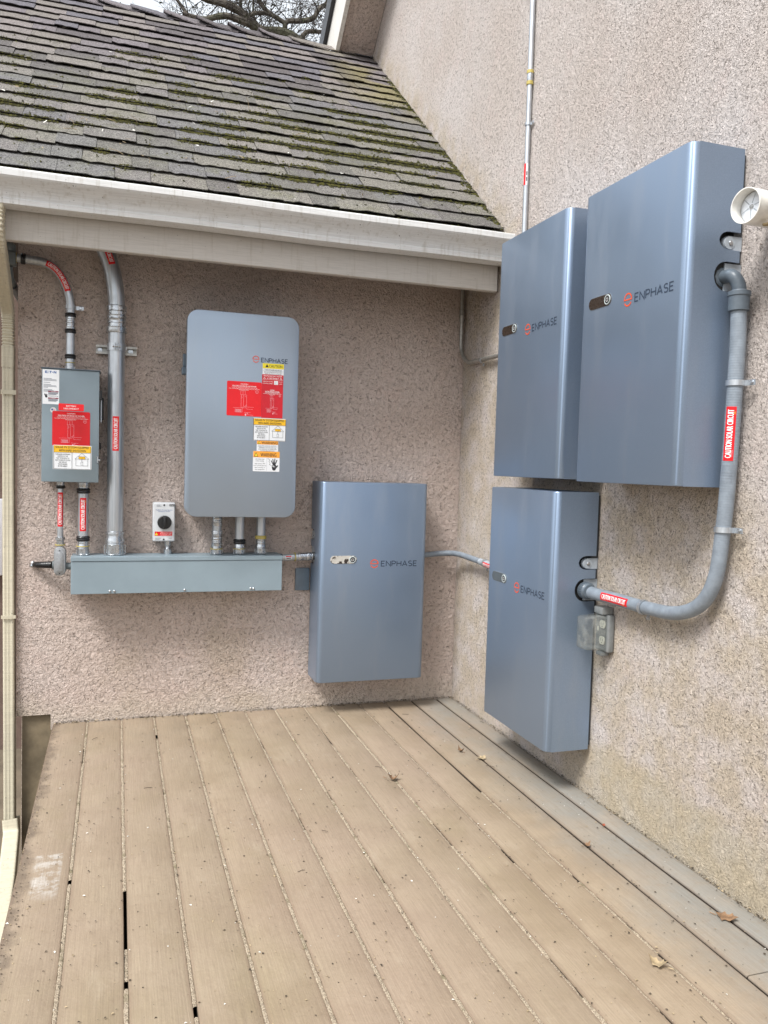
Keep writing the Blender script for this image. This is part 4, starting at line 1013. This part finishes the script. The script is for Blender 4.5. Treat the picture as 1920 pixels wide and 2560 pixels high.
# ================================================================== SHUT-OFF SWITCH
T = Thing('shutdown_switch', 'small off white rotary shutdown switch with black knob on the wireway', 'switch', (-1.523, 0, .8))
bm = new(); box(bm, -1.572, -1.473, -.085, -.004, .853, 1.033, .004, 2); T.part('case', bm, M['switch'])
bm = new(); box(bm, -1.568, -1.477, -.0875, -.0855, .857, 1.029, .001); T.part('face_plate', bm, M['switch'])
for zz in (.862, 1.022):
    bm = new(); lathe(bm, (-1.5225, -.0876, zz), (0, -1, 0), [(0, .0045), (.001, .004)], 12); T.part('screw', bm, M['black'])
bm = new(); lathe(bm, (-1.5205, -.088, .942), (0, -1, 0), [(0, .032), (.012, .0315), (.014, .029)], 30); kb = T.part('knob', bm, M['black'])
bm = new(); box(bm, -1.5275, -1.5135, -.122, -.102, .914, .970, .004, 2); T.part('grip', bm, M['black'], kb)
P = Print(planemap((-1.5225, -.0877, .943), (1, 0, 0), (0, -1, 0)))
P.rect(.024, .074, .046, .084, 'black_ink'); P.text('IMO', .035, .079, .016, .006, 'white_ink', 2, .01); P.text('Enphase Energy System', 0, .057, .074, .0046, 'blue_ink', 1, .01); P.text('Shutdown Switch', 0, .050, .052, .0044, 'blue_ink', 1, .01)
P.rect(-.034, .078, -.018, .080, 'grey_ink'); P.rect(-.034, .073, -.012, .075, 'grey_ink'); P.rect(-.041, -.064, .038, -.044, 'red')
for k in range(3): P.text(('TURN OFF TO SHUT DOWN', 'SOLAR AND BATTERY ENERGY', 'NOT A SERVICE SWITCH')[k], .010, -.048 - k * .006, .050, .0036, 'white_ink', 2, .005)
P.poly([(-.040, -.061), (-.026, -.061), (-.033, -.048)], 'yellow2', 2); P.line([(-.033, -.052), (-.033, -.058)], .0012, 'black_ink', 3)
P.rect(-.038, -.076, -.012, -.0745, 'grey_ink'); P.rect(-.038, -.081, -.018, -.0795, 'grey_ink'); P.rect(.022, -.076, .036, -.0745, 'grey_ink'); P.build('lettering', T.o, T.loc)
bm = new(); lathe(bm, (-1.502, -.05, .791), (0, 0, 1), [(0, .019), (.022, .019), (.024, .015), (.030, .012), (.036, .012), (.040, .016), (.0615, .016)], 20); T.part('hub_connector', bm, M['zinc'])

# ================================================================== CONDUITS
def fit(T, path, s, kind, r, name='coupling', d=1):
    """fitting turned about the path at arc length s"""
    P, Tn = path.at(s); Tn = Tn * d; bm = new()
    if kind == 'comp':     # steel compression coupling, three bands
        L = r * 3.3; k = r; lathe(bm, P - Tn * L / 2, Tn, [(0, k * 1.02), (0, k * 1.16), (L * .03, k * 1.2), (L * .14, k * 1.17), (L * .2, k * 1.2), (L * .22, k * 1.08), (L * .34, k * 1.08), (L * .36, k * 1.15), (L * .44, k * 1.10), (L * .5, k * 1.17), (L * .56, k * 1.10), (L * .64, k * 1.15), (L * .66, k * 1.08), (L * .78, k * 1.08), (L * .8, k * 1.2), (L * .86, k * 1.16), (L * .97, k * 1.2), (L, k * 1.16), (L, k * 1.02)], 28); return T.part(name, bm, M['zinc'])
    if kind == 'tape': L = r * 1.1; lathe(bm, P - Tn * L / 2, Tn, [(0, r * 1.06), (L * .1, r * 1.26), (L * .3, r * 1.32), (L * .5, r * 1.24), (L * .7, r * 1.34), (L * .9, r * 1.24), (L, r * 1.04)], 24); return T.part('rubber_seal', bm, M['tape'])
    if kind == 'hub':      # castellated hub where conduit enters the box
        k = r; L = r * 1.25; o = T.part(name, lathe(bm, P, Tn, [(0, k * 1.30), (.003, k * 1.34), (.005, k * 1.18), (L, k * 1.18), (L + .001, k * 1.12), (L * 1.15, k * 1.10), (L * 1.2, k * 1.16), (L * 1.5, k * 1.14), (L * 1.7, k * 1.04), (L * 2.0, k * 1.04), (L * 2.02, k * 1.12), (L * 2.25, k * 1.1), (L * 2.3, k * 1.0)], 28), M['zinc'])
        b2 = new(); ax, u, v_ = basis(Tn)
        for i in range(8):
            an = 2 * PI * i / 8; c = P + Tn * L * .55 + (u * math.cos(an) + v_ * math.sin(an)) * k * 1.2; e = (u * math.cos(an) + v_ * math.sin(an)) * k * .07; f_ = (-u * math.sin(an) + v_ * math.cos(an)) * k * .06
            prism(b2, [c - e - f_ - Tn * L * .4, c + e - f_ - Tn * L * .4, c + e + f_ - Tn * L * .4, c - e + f_ - Tn * L * .4], Tn * L * .8)
        T.part('rib', b2, M['zinc'], o); return o
    if kind == 'ring': lathe(bm, P - Tn * .0018, Tn, [(0, r * 1.1), (0, r * 1.24), (.0036, r * 1.24), (.0036, r * 1.1)], 26); return T.part('seal_ring', bm, M['yellow_ring'])
    if kind == 'nut': L = r * 1.5; lathe(bm, P - Tn * L / 2, Tn, [(0, r * 1.1), (0, r * 1.3), (L * .12, r * 1.36), (L * .9, r * 1.36), (L, r * 1.3), (L, r * 1.0)], 8); return T.part(name, bm, M['pvc_dark'])
def strap(T, c, ax, out, side, r, w_=.013, reach=.034, mat='galv'):
    """one-hole strap: half band over the pipe, tab flat on the wall to one side"""
    c = Vector(c); ax = Vector(ax).normalized(); out = Vector(out).normalized(); side = Vector(side).normalized(); bm = new(); R_ = r + .0018; pts = []
    for k in range(15):
        an = math.radians(200 - 20 * 0 - 200 * k / 14); pts.append(c + side * R_ * math.cos(an) * 1 + out * R_ * math.sin(an))
    wallo = -out * (r - .0005); pts.append(c + side * R_ + wallo * .9); pts.append(c + side * (R_ + reach) + wallo * .9)
    a_ = []; b_ = []
    for i, p in enumerate(pts):
        d = (out if i >= 15 else (p - c).normalized()) * .0022
        a_.append((bm.verts.new(p - ax * w_ / 2), bm.verts.new(p + ax * w_ / 2))); b_.append((bm.verts.new(p - ax * w_ / 2 + d), bm.verts.new(p + ax * w_ / 2 + d)))
    for i in range(len(pts) - 1):
        bm.faces.new((b_[i][0], b_[i + 1][0], b_[i + 1][1], b_[i][1])); bm.faces.new((a_[i][0], a_[i][1], a_[i + 1][1], a_[i + 1][0]))
        for e in (0, 1): bm.faces.new((a_[i][e], a_[i + 1][e], b_[i + 1][e], b_[i][e]))
    bm.faces.new((a_[-1][0], a_[-1][1], b_[-1][1], b_[-1][0])); bmesh.ops.recalc_face_normals(bm, faces=bm.faces)
    s = T.part('strap', bm, M[mat]); bm = new(); lathe(bm, c + side * (R_ + reach * .62) + wallo * .9 + out * .002, out, [(0, .0075), (.0015, .0075), (.002, .0055), (.005, .005)], 12); T.part('screw', bm, M['zinc'], s)
OB = (0, -1, 0); OR = (-1, 0, 0)
# small EMT above the disconnect box, bending left to the corner
r = .0185; p = Path([(-1.936, -.055, 1.618), (-1.936, -.055, 1.96), (-2.005, -.055, 2.083), (-2.155, -.055, 2.092)], OB, fillet=.11)
T = Thing('conduit', 'thin steel conduit rising from the disconnect box and bending left under the eave', 'conduit', (-1.936, -.05, 1.618))
T.part('pipe', p.tube(new(), r, 22), M['galv'])
fit(T, p, .0, 'hub', r * .85, 'connector'); fit(T, p, .062, 'tape', r); fit(T, p, .035, 'ring', r * .95); fit(T, p, .21, 'comp', r * .95); fit(T, p, .175, 'tape', r); fit(T, p, .245, 'tape', r); fit(T, p, p.L - .025, 'tape', r)
strap(T, (-1.936, -.055, 1.899), (0, 0, 1), (0, -1, 0), (1, 0, 0), r, .016)
conduit_label(T, p, p.near((-1.975, -.055, 2.035)), -1, 0, r, .15, .026)
# corner pull elbow
T = Thing('pull_elbow', 'dark grey pull elbow fitting at the left corner of the wall under the eave', 'conduit fitting', (-2.19, -.04, 2.08))
bm = new(); box(bm, -2.215, -2.158, -.085, -.03, 2.055, 2.112, .006, 2); T.part('body', bm, M['pvc_fit'])
bm = new(); lathe(bm, (-2.190, -.055, 2.113), (0, .1, 1), [(0, .026), (.006, .03), (.03, .03), (.04, .02), (.042, .0)], 22); T.part('cap', bm, M['pvc_fit'])
q = Path([(-2.192, -.04, 2.055), (-2.190, -.02, 2.01), (-2.185, .12, 1.99), (-2.18, .5, 1.98)], OB, fillet=.05); T.part('side_pipe', q.tube(new(), .018, 16), M['pvc_fit'])
bm = new(); lathe(bm, (-2.188, .05, 1.995), (0, 1, 0), [(0, .022), (.03, .022)], 18); T.part('collar', bm, M['tape'])
bm = new(); lathe(bm, (-2.157, -.055, 2.092), (-1, 0, 0), [(0, .021), (.006, .024), (.012, .021)], 18); T.part('seal_ring', bm, M['yellow_ring'])
# large EMT
r = .0365; p = Path([(-1.738, -.075, .792), (-1.741, -.075, 1.97), (-1.775, -.075, 2.14), (-1.90, -.075, 2.33)], OB, fillet=.14, n=12)
T = Thing('conduit', 'widest steel conduit running from the wireway up past the eave, left of the controller', 'conduit', (-1.738, -.075, .79))
T.part('pipe', p.tube(new(), r, 28), M['galv']); fit(T, p, 0, 'hub', r * 1.03, 'connector'); fit(T, p, 1.065, 'comp', r)
conduit_label(T, p, p.near((-1.741, -.075, 1.343)), 1, 0.0, r, .155, .028); conduit_label(T, p, p.near((-1.792, -.075, 2.165)), -1, .15, r, .152, .028)
strap(T, (-1.7405, -.075, 1.733), (0, 0, 1), (0, -1, 0), (1, 0, 0), r, .033, .0)
bm = new()
for sx in (-1, 1): box(bm, -1.7395 + sx * .007 - .0015, -1.7395 + sx * .007 + .0015, -.128, -.112, 1.718, 1.748, .001)
lathe(bm, (-1.757, -.122, 1.733), (1, 0, 0), [(0, .005), (.004, .005), (.0045, .003), (.032, .003), (.033, .005), (.036, .005)], 10); T.part('clamp_bolt', bm, M['zinc'])
# strut channel behind it
T = Thing('strut_channel', 'short slotted steel strut channel fixed behind the widest conduit', 'bracket', (-1.74, 0, 1.72))
bm = new(); box(bm, -1.829, -1.651, -.006, -.002, 1.706, 1.746); box(bm, -1.829, -1.651, -.026, -.0062, 1.7435, 1.746); box(bm, -1.829, -1.651, -.026, -.0062, 1.706, 1.7085); box(bm, -1.829, -1.651, -.0285, -.0262, 1.736, 1.746); box(bm, -1.829, -1.651, -.0285, -.0262, 1.706, 1.716); T.part('channel', bm, M['strut'])
for x in (-1.678, -1.812):
    bm = new(); lathe(bm, (x, -.007, 1.726), (0, -1, 0), [(0, .0105), (.003, .0105), (.003, .0065), (.011, .006)], 12); T.part('screw', bm, M['zinc'])
# two conduits between box and wireway
T = Thing('conduit', 'thinnest short conduit below the disconnect box ending in a cast elbow body', 'conduit', (-1.971, -.08, .7))
r = .0128; p = Path([(-1.971, -.082, 1.12), (-1.971, -.082, .80)], OB); T.part('pipe', p.tube(new(), r, 18), M['galv']); fit(T, p, .022, 'tape', r * 1.15)
bm = new(); lathe(bm, (-1.971, -.082, 1.105), (0, 0, 1), [(0, .017), (.0145, .018)], 18); T.part('connector', bm, M['zinc'])
conduit_label(T, Path([(-1.971, -.082, .8), (-1.971, -.082, 1.12)], OB), .197, 1, 0, r, .153, .0235)
bm = new(); lathe(bm, (-1.971, -.082, .838), (0, 0, 1), [(0, .0165), (.02, .0165), (.022, .0205), (.034, .0205), (.036, .016)], 18); T.part('compression_nut', bm, M['zinc'])
bm = new(); lathe(bm, (-1.971, -.082, .836), (0, 0, 1), [(0, .014), (0, .022), (.0035, .022), (.0035, .014)], 18); T.part('seal_ring', bm, M['yellow_ring'])
bm = new()
def oval(bm, cx, z0_, z1_, w_, y, d, bev=.0):
    r_ = w_ / 2; pts = []
    for cz, a0 in ((z1_ - r_, 0), (z0_ + r_, 180)):
        for k in range(11): an = math.radians(a0 + 180 * k / 10); pts.append((cx + r_ * math.cos(an), y, cz + r_ * math.sin(an)))
    return prism(bm, pts, (0, -d, 0), 0, bev)
oval(bm, -1.971, .700, .832, .050, -.058, .046, .004); body = T.part('elbow_body', bm, M['alum'])
bm = new(); oval(bm, -1.971, .704, .820, .046, -.1042, .003, .001); oval(bm, -1.971, .716, .808, .028, -.1074, .003, .0012); T.part('body_cover', bm, M['alum'], body)
for zz in (.711, .814):
    bm = new(); lathe(bm, (-1.971, -.1074, zz), (0, -1, 0), [(0, .003), (.0015, .0025)], 10); T.part('screw', bm, M['black'], body)
bm = new(); lathe(bm, (-1.945, -.08, .741), (1, 0, 0), [(0, .016), (.0235, .016)], 18); lathe(bm, (-1.9935, -.075, .745), (-1, .0, 0), [(0, .02), (.01, .02)], 18); T.part('side_nipple', bm, M['pvc_fit'])
T = Thing('taped_conduit', 'black taped conduit stub leaving the wall left of the cast elbow body', 'conduit', (-2.06, -.03, .74))
p = Path([(-2.006, -.062, .745), (-2.045, -.05, .744), (-2.072, -.03, .742), (-2.088, .0, .74)], OB, smooth=True, n=4); T.part('pipe', p.tube(new(), .0145, 16, rf=lambda k, t: .0165 - .04 * t + .001 * math.sin(t * 300)), M['tape'])
bm = new()
for k in range(9): lathe(bm, (-2.078 - .002 * k + random.uniform(-.006, .006), -.012, .741 + random.uniform(-.008, .008)), (random.uniform(-.5, .5), -1, random.uniform(-.5, .5)), [(0, .010), (.006, .009), (.010, .004)], 7)
T.part('foil_sealant', bm, M['zinc'], smooth=0)
T = Thing('conduit', 'medium short conduit joining the disconnect box to the wireway top', 'conduit', (-1.875, -.08, .79))
r = .0225; p = Path([(-1.875, -.082, .792), (-1.875, -.082, 1.118)], OB); T.part('pipe', p.tube(new(), r, 22), M['galv']); fit(T, p, 0, 'hub', r * .98, 'connector'); fit(T, p, .040, 'ring', r * 1.06); fit(T, p, .074, 'tape', r); fit(T, p, .290, 'tape', r)
bm = new(); lathe(bm, (-1.875, -.082, 1.098), (0, 0, 1), [(0, .025), (.010, .027), (.0215, .027)], 20); T.part('connector', bm, M['zinc'])
conduit_label(T, p, .184, 1, 0, r, .15, .027)
# three risers under the controller
for i, (x, lab) in enumerate(((-1.279, 'left riser of three under the controller, twin steel couplings'), (-1.171, 'middle riser under the controller, with a black rubber seal'), (-1.069, 'right riser under the controller, with a yellow band'))):
    T = Thing('conduit', lab, 'conduit', (x, -.08, .79), 'three short risers under the controller'); r = .0225; p = Path([(x, -.082, .792), (x, -.082, .998)], OB)
    T.part('pipe', p.tube(new(), r, 22), M['galv']); fit(T, p, 0, 'hub', r * .98, 'connector')
    if i == 0:
        fit(T, p, .026, 'ring', r * 1.04); fit(T, p, .075, 'comp', r); fit(T, p, .172, 'comp', r * .98)
    elif i == 1: fit(T, p, .026, 'ring', r); fit(T, p, .060, 'tape', r)
    else:
        bm = new(); lathe(bm, (x, -.082, .864), (0, 0, 1), [(0, r * 1.08), (.002, r * 1.24), (.016, r * 1.2), (.018, r * 1.05)], 24); T.part('yellow_band', bm, M['yellow_ring']); fit(T, p, .055, 'comp', r * .92)
    bm = new(); lathe(bm, (x, -.082, .985), (0, 0, 1), [(0, .027), (.014, .030)], 20); T.part('top_nut', bm, M['black'] if i else M['zinc'])
# wireway to battery
T = Thing('conduit', 'short horizontal conduit from the wireway end into the low back wall battery', 'conduit', (-.9, -.08, .77))
p = Path([(-.975, -.08, .772), (-.788, -.066, .778)], OB); r = .0165; T.part('pipe', p.tube(new(), r, 20), M['galv'])
bm = new(); lathe(bm, (-.9755, -.08, .772), (1, 0, 0), [(0, .021), (.012, .02), (.014, .0175)], 18); T.part('connector', bm, M['pvc_dark'])
fit(T, p, .077, 'ring', r * 1.1); fit(T, p, .122, 'comp', r * 1.02); fit(T, p, .165, 'comp', r * 1.1, 'connector')
sticker(T, pipemap(p, .042, 1, 0, r), .034, .018, 'paper', lambda P: (P.rect(-.014, .003, .014, .008, 'red'), P.rect(-.011, -.005, .011, -.001, 'black_ink')), 'pipe_label', 2, 6)
# cover plate
T = Thing('cover_plate', 'small grey blank cover plate on the wall beside the low back wall battery', 'cover plate', (-.843, 0, .6))
bm = new(); box(bm, -.879, -.807, -.014, -.001, .598, .711, .003, 2); T.part('plate', bm, M['plate'])
for zz in (.612, .697):
    bm = new(); lathe(bm, (-.843, -.014, zz), (0, -1, 0), [(0, .0035), (.0012, .003)], 10); T.part('screw', bm, M['plate'])
# flexible conduit round the corner
def flex(bm, p, r, pitch=.0085, a=0, b=None):
    b = p.L if b is None else b; n = int((b - a) / (pitch / 3)); return p.tube(bm, r, 20, a, b, step=pitch / 3, rf=lambda k, t: r + (.0003 if k % 3 else -.0004))
T = Thing('flexible_conduit', 'slim grey corrugated conduit crossing the inside corner between two batteries', 'conduit', (-.2, -.05, .77))
p = Path([(-.262, -.060, .776), (-.19, -.052, .779), (-.12, -.055, .785), (-.072, -.09, .790), (-.052, -.16, .791), (-.042, -.28, .785), (-.040, -.44, .779), (-.055, -.62, .778), (-.06, -.80, .785)], (-.5, -.5, 0), smooth=True, n=8)
T.part('pipe', flex(new(), p, .0145), M['pvc']); s1 = p.near((-.04, -.44, .78)); bm = new(); p.tube(bm, .0165, 20, s1 - .06, s1 + .4); T.part('connector', bm, M['lug'])
conduit_label(T, p, s1 + .055, 1, -.2, .0168, .12, .024)
strap(T, p.at(s1)[0], (0, 1, 0), OR, (0, 0, -1), .0165, .012, .02)
# steel conduit in the corner
T = Thing('conduit', 'slim steel conduit dropping from the eave in the inside corner and curving behind a battery', 'conduit', (-.025, -.02, 2.3))
p = Path([(-.026, -.018, 2.50), (-.026, -.018, 1.84), (-.022, -.10, 1.775), (-.02, -.82, 1.77)], (-.5, -.5, 0), fillet=.09, n=10); r = .0105; T.part('pipe', p.tube(new(), r, 16), M['strut'])
P_ = p.near((-.026, -.018, 2.04)); bm = new(); lathe(bm, (-.026, -.018, 2.0), (0, 0, 1), [(0, r), (0, .014), (.012, .014), (.013, .0125), (.024, .0125), (.027, .0145), (.033, .0145), (.036, .0125), (.047, .0125), (.048, .014), (.06, .014), (.06, r)], 16); T.part('coupling', bm, M['strut'])
strap(T, (-.021, -.28, 1.770), (0, 1, 0), OR, (0, 0, -1), .0105, .012, .016)
# EMT up the right wall
T = Thing('conduit', 'long straight steel conduit rising up the tall right wall from behind a battery', 'conduit', (-.02, -.66, 2.2))
r = .0115; p = Path([(-.016, -.662, 2.0), (-.016, -.653, 4.9)], OR); T.part('pipe', p.tube(new(), r, 18), M['galv'])
s0 = .965; bm = new(); lathe(bm, p.at(s0 - .03)[0], (0, 0, 1), [(0, r), (0, .0155), (.014, .0155), (.016, .0135), (.03, .0145), (.046, .0135), (.048, .0155), (.062, .0155), (.062, r)], 18, mats=[1, 1, 1, 0, 0, 0, 1, 1]); T.part('coupling', bm, [M['zinc'], M['yellow_ring']])
strap(T, p.at(.765)[0], (0, 0, 1), OR, (0, -1, 0), r, .012, .022)
sticker(T, pipemap(p, .545, 1, -.75, r), .095, .018, 'paper', lambda P: (P.rect(-.047, -.001, .047, .0085, 'red'), P.rect(-.03, -.007, -.012, -.003, 'black_ink'), P.rect(-.005, -.007, .012, -.003, 'black_ink')), 'pipe_label', 2, 6)
# big liquid-tight flex on the right wall
T = Thing('flexible_conduit', 'thick grey flexible conduit looping down the right wall between two battery cabinets', 'conduit', (-.045, -2.05, .8))
p = Path([(-.045, -2.048, 1.765), (-.043, -2.052, 1.609), (-.043, -2.048, 1.40), (-.043, -2.042, 1.20), (-.043, -2.032, 1.064), (-.043, -2.012, .93), (-.043, -1.955, .842), (-.043, -1.847, .795), (-.043, -1.70, .785), (-.043, -1.52, .785), (-.050, -1.40, .785), (-.058, -1.335, .79)], OR, smooth=True, n=8)
r = .0222; T.part('pipe', flex(new(), p, r, .0075), M['pvc'])
q = Path([(-.060, -1.995, 1.811), (-.058, -2.035, 1.811), (-.046, -2.050, 1.78), (-.045, -2.050, 1.70)], OR, fillet=.03, n=8); T.part('elbow', q.tube(new(), .0195, 22), M['pvc_dark'])
bm = new(); lathe(bm, (-.060, -1.985, 1.811), (0, -1, 0), [(0, .030), (.012, .030), (.016, .024)], 10); T.part('locknut', bm, M['pvc_dark'])
bm = new(); lathe(bm, (-.045, -2.05, 1.705), (0, 0, 1), [(0, .0255), (.002, .029), (.042, .0295), (.044, .032), (.056, .0315), (.058, .022)], 24)
T.part('compression_nut', bm, M['pvc_dark'])
bm = new(); lathe(bm, (-.059, -1.335, .79), (0, -1, 0), [(0, .029), (.004, .031), (.030, .031), (.034, .027), (.040, .0255)], 24); cn = T.part('compression_nut', bm, M['pvc_dark'])
bm = new()
for i in range(24):
    an = 2 * PI * i / 24; c = Vector((-.059 + .031 * math.cos(an), -1.34, .79 + .031 * math.sin(an))); box(bm, c.x - .001, c.x + .001, -1.366, -1.341, c.z - .001, c.z + .001)
T.part('ribbing', bm, M['pvc_dark'], cn)
conduit_label(T, p, p.near((-.043, -2.045, 1.355)), -1, -.6, r + .0007, .155, .029); conduit_label(T, p, p.near((-.043, -1.535, .785)), -1, .12, r + .0007, .155, .029)
strap(T, p.at(p.near((-.043, -2.05, 1.503)))[0], (0, 0, 1), OR, (0, -1, 0), r, .016, .034)
strap(T, p.at(p.near((-.043, -2.035, 1.075)))[0], (0, .05, 1), OR, (0, -1, 0), r, .016, .034); strap(T, p.at(p.near((-.043, -1.68, .785)))[0], (0, 1, 0), OR, (0, 0, -1), r, .014, .02)
sp = p.near((-.043, -2.04, 1.24)); P = Print(pipemap(p, sp, 1, .45, r + .0008))
pm2 = pipemap(p, sp, -1, -.6, r + .0012)
P = Print(lambda u, v_, h: pm2(v_, -u, h))
for k, t in enumerate(('101.6 mm', 'UL 54° H.LIQ', 'URITITE LA', 'E-SUN RES', '80C DRY 60', 'D-T 1-1/4')): P.text(t, 0, .022 - k * .009, .034, .0042, 'grey_ink', 0)
P.build('lettering', T.o, T.loc)
sp = p.near((-.043, -1.83, .79)); pm3 = pipemap(p, sp, -1, .1, r + .0012); P = Print(lambda u, v_, h: pm3(v_, -u, h))
for k, t in enumerate(('LIQUID', 'TIGHT UL', '1-1/4 TYPE', 'LFNC-B')): P.text(t, 0, .016 - k * .009, .028, .0042, 'grey_ink', 0)
P.build('lettering', T.o, T.loc)

# ================================================================== OUTLET WITH BUBBLE COVER
T = Thing('outlet', 'grey outdoor outlet with a cloudy clear bubble cover on the right wall', 'outlet', (0, -1.42, .58))
ya, yb = -1.462, -1.378
bm = new(); box(bm, -.030, -.001, ya, yb, .575, .715, .008, 3); T.part('base_plate', bm, M['outlet'])
bm = new(); box(bm, -.050, -.004, -1.450, -1.395, .7155, .741, .003, 2); T.part('hinge_hood', bm, M['outlet'])
bm = new(); box(bm, -.040, -.006, -1.438, -1.402, .560, .5745, .003, 2); T.part('bottom_catch', bm, M['outlet'])
for zc in (.677, .617):
    bm = new(); pts = []
    for k in range(24):
        an = 2 * PI * k / 24; yy = .0165 * math.cos(an); zz = max(-.0145, min(.0145, .019 * math.sin(an))); pts.append((-.031, -1.428 - yy, zc + zz))
    prism(bm, pts, (-.003, 0, 0)); rc = T.part('receptacle', bm, M['ivory'])
    P = Print(planemap((-.0345, -1.428, zc), (0, -1, 0), (-1, 0, 0))); P.rect(-.0075, -.002, -.0055, .008, 'black_ink', 0); P.rect(.0055, -.001, .0075, .007, 'black_ink', 0); P.disc(0, -.0085, .0025, 'black_ink', 0); P.build('slots', rc, T.loc)
bm = new(); box(bm, -.0325, -.0303, -1.402, -1.394, .648, .664, .0005); T.part('side_tab', bm, M['ivory'])
bm = new(); box(bm, -.118, -.031, ya + .005, yb - .004, .583, .712, .010, 3)
for v in bm.verts:
    k = (-.031 - v.co.x) / .087; v.co.y = -1.42 + (v.co.y + 1.42) * (1 - .14 * k); v.co.z = .645 + (v.co.z - .645) * (1 - .08 * k)
T.part('bubble_cover', bm, M['clear'])

# ================================================================== FLOODLIGHTS
T = Thing('floodlight', 'twin white cylinder floodlight at the right edge of the picture', 'floodlight', (0, -2.22, 1.95))
bm = new(); lathe(bm, (-.002, -2.30, 1.95), (-1, 0, 0), [(0, .06), (.015, .06), (.02, .055)], 28); T.part('wall_plate', bm, M['white_fix'])
def can(c, ax, lab=None):
    ax = Vector(ax).normalized(); c = Vector(c); bm = new(); R_ = .0465
    lathe(bm, c - ax * .13, ax, [(0, .032), (.015, R_ * .98), (.128, R_), (.132, R_), (.132, R_ - .003), (.128, R_ - .0035), (.085, R_ - .004)], 40, cap=False)
    h = T.part('lamp_housing', bm, M['white_fix'], label=lab, smooth=40)
    bm = new(); lathe(bm, c - ax * .034, ax, [(0, R_ - .0045), (.004, R_ - .008), (.009, R_ * .45), (.011, .006), (.011, 0)], 36, cap=False); ln = T.part('lamp_lens', bm, M['lens'], h, smooth=60)
    bm = new(); lathe(bm, c - ax * .023, ax, [(0, .007), (.003, .005), (.004, 0)], 12, cap=False); T.part('lens_pin', bm, M['alum'], h)
    bm = new(); a_, u, v_ = basis(ax)
    for k in range(6):
        an = PI * k / 3 + .3; d = u * math.cos(an) + v_ * math.sin(an); e = -u * math.sin(an) + v_ * math.cos(an); o_ = c - ax * .0265
        q_ = [bm.verts.new(o_ + d * .009 + e * .0015 + ax * .004), bm.verts.new(o_ + d * .009 - e * .0015 + ax * .004), bm.verts.new(o_ + d * .036 - e * .001 - ax * .001), bm.verts.new(o_ + d * .036 + e * .001 - ax * .001)]; bm.faces.new(q_)
    T.part('lens_rib', bm, M['lug'], h)
    bm = new(); lathe(bm, c - ax * .036, ax, [(0, .0), (0, R_ - .0042)], 30, cap=False); T.part('lamp_back', bm, M['dark_void'], h)
    return h
can((-.150, -2.175, 1.954), (-1, -.16, -.04)); can((-.155, -2.325, 1.985), (-.85, -.5, -.1), 'second lamp cut off by the picture edge')
bm = new(); lathe(bm, (-.018, -2.30, 1.95), (0, .7, 0), [(0, .016), (.12, .016)], 14); T.part('arm', bm, M['white_fix'])
bm = new(); lathe(bm, (-.10, -2.2, 1.9055), (0, 0, -1), [(0, .012), (.004, .010)], 12); T.part('drain_plug', bm, M['rust'])
print('objects', len(bpy.data.objects), 'tris', sum(len(o.data.loop_triangles) if o.data.loop_triangles else sum(len(p.vertices) - 2 for p in o.data.polygons) for o in bpy.data.objects if o.type == 'MESH'))
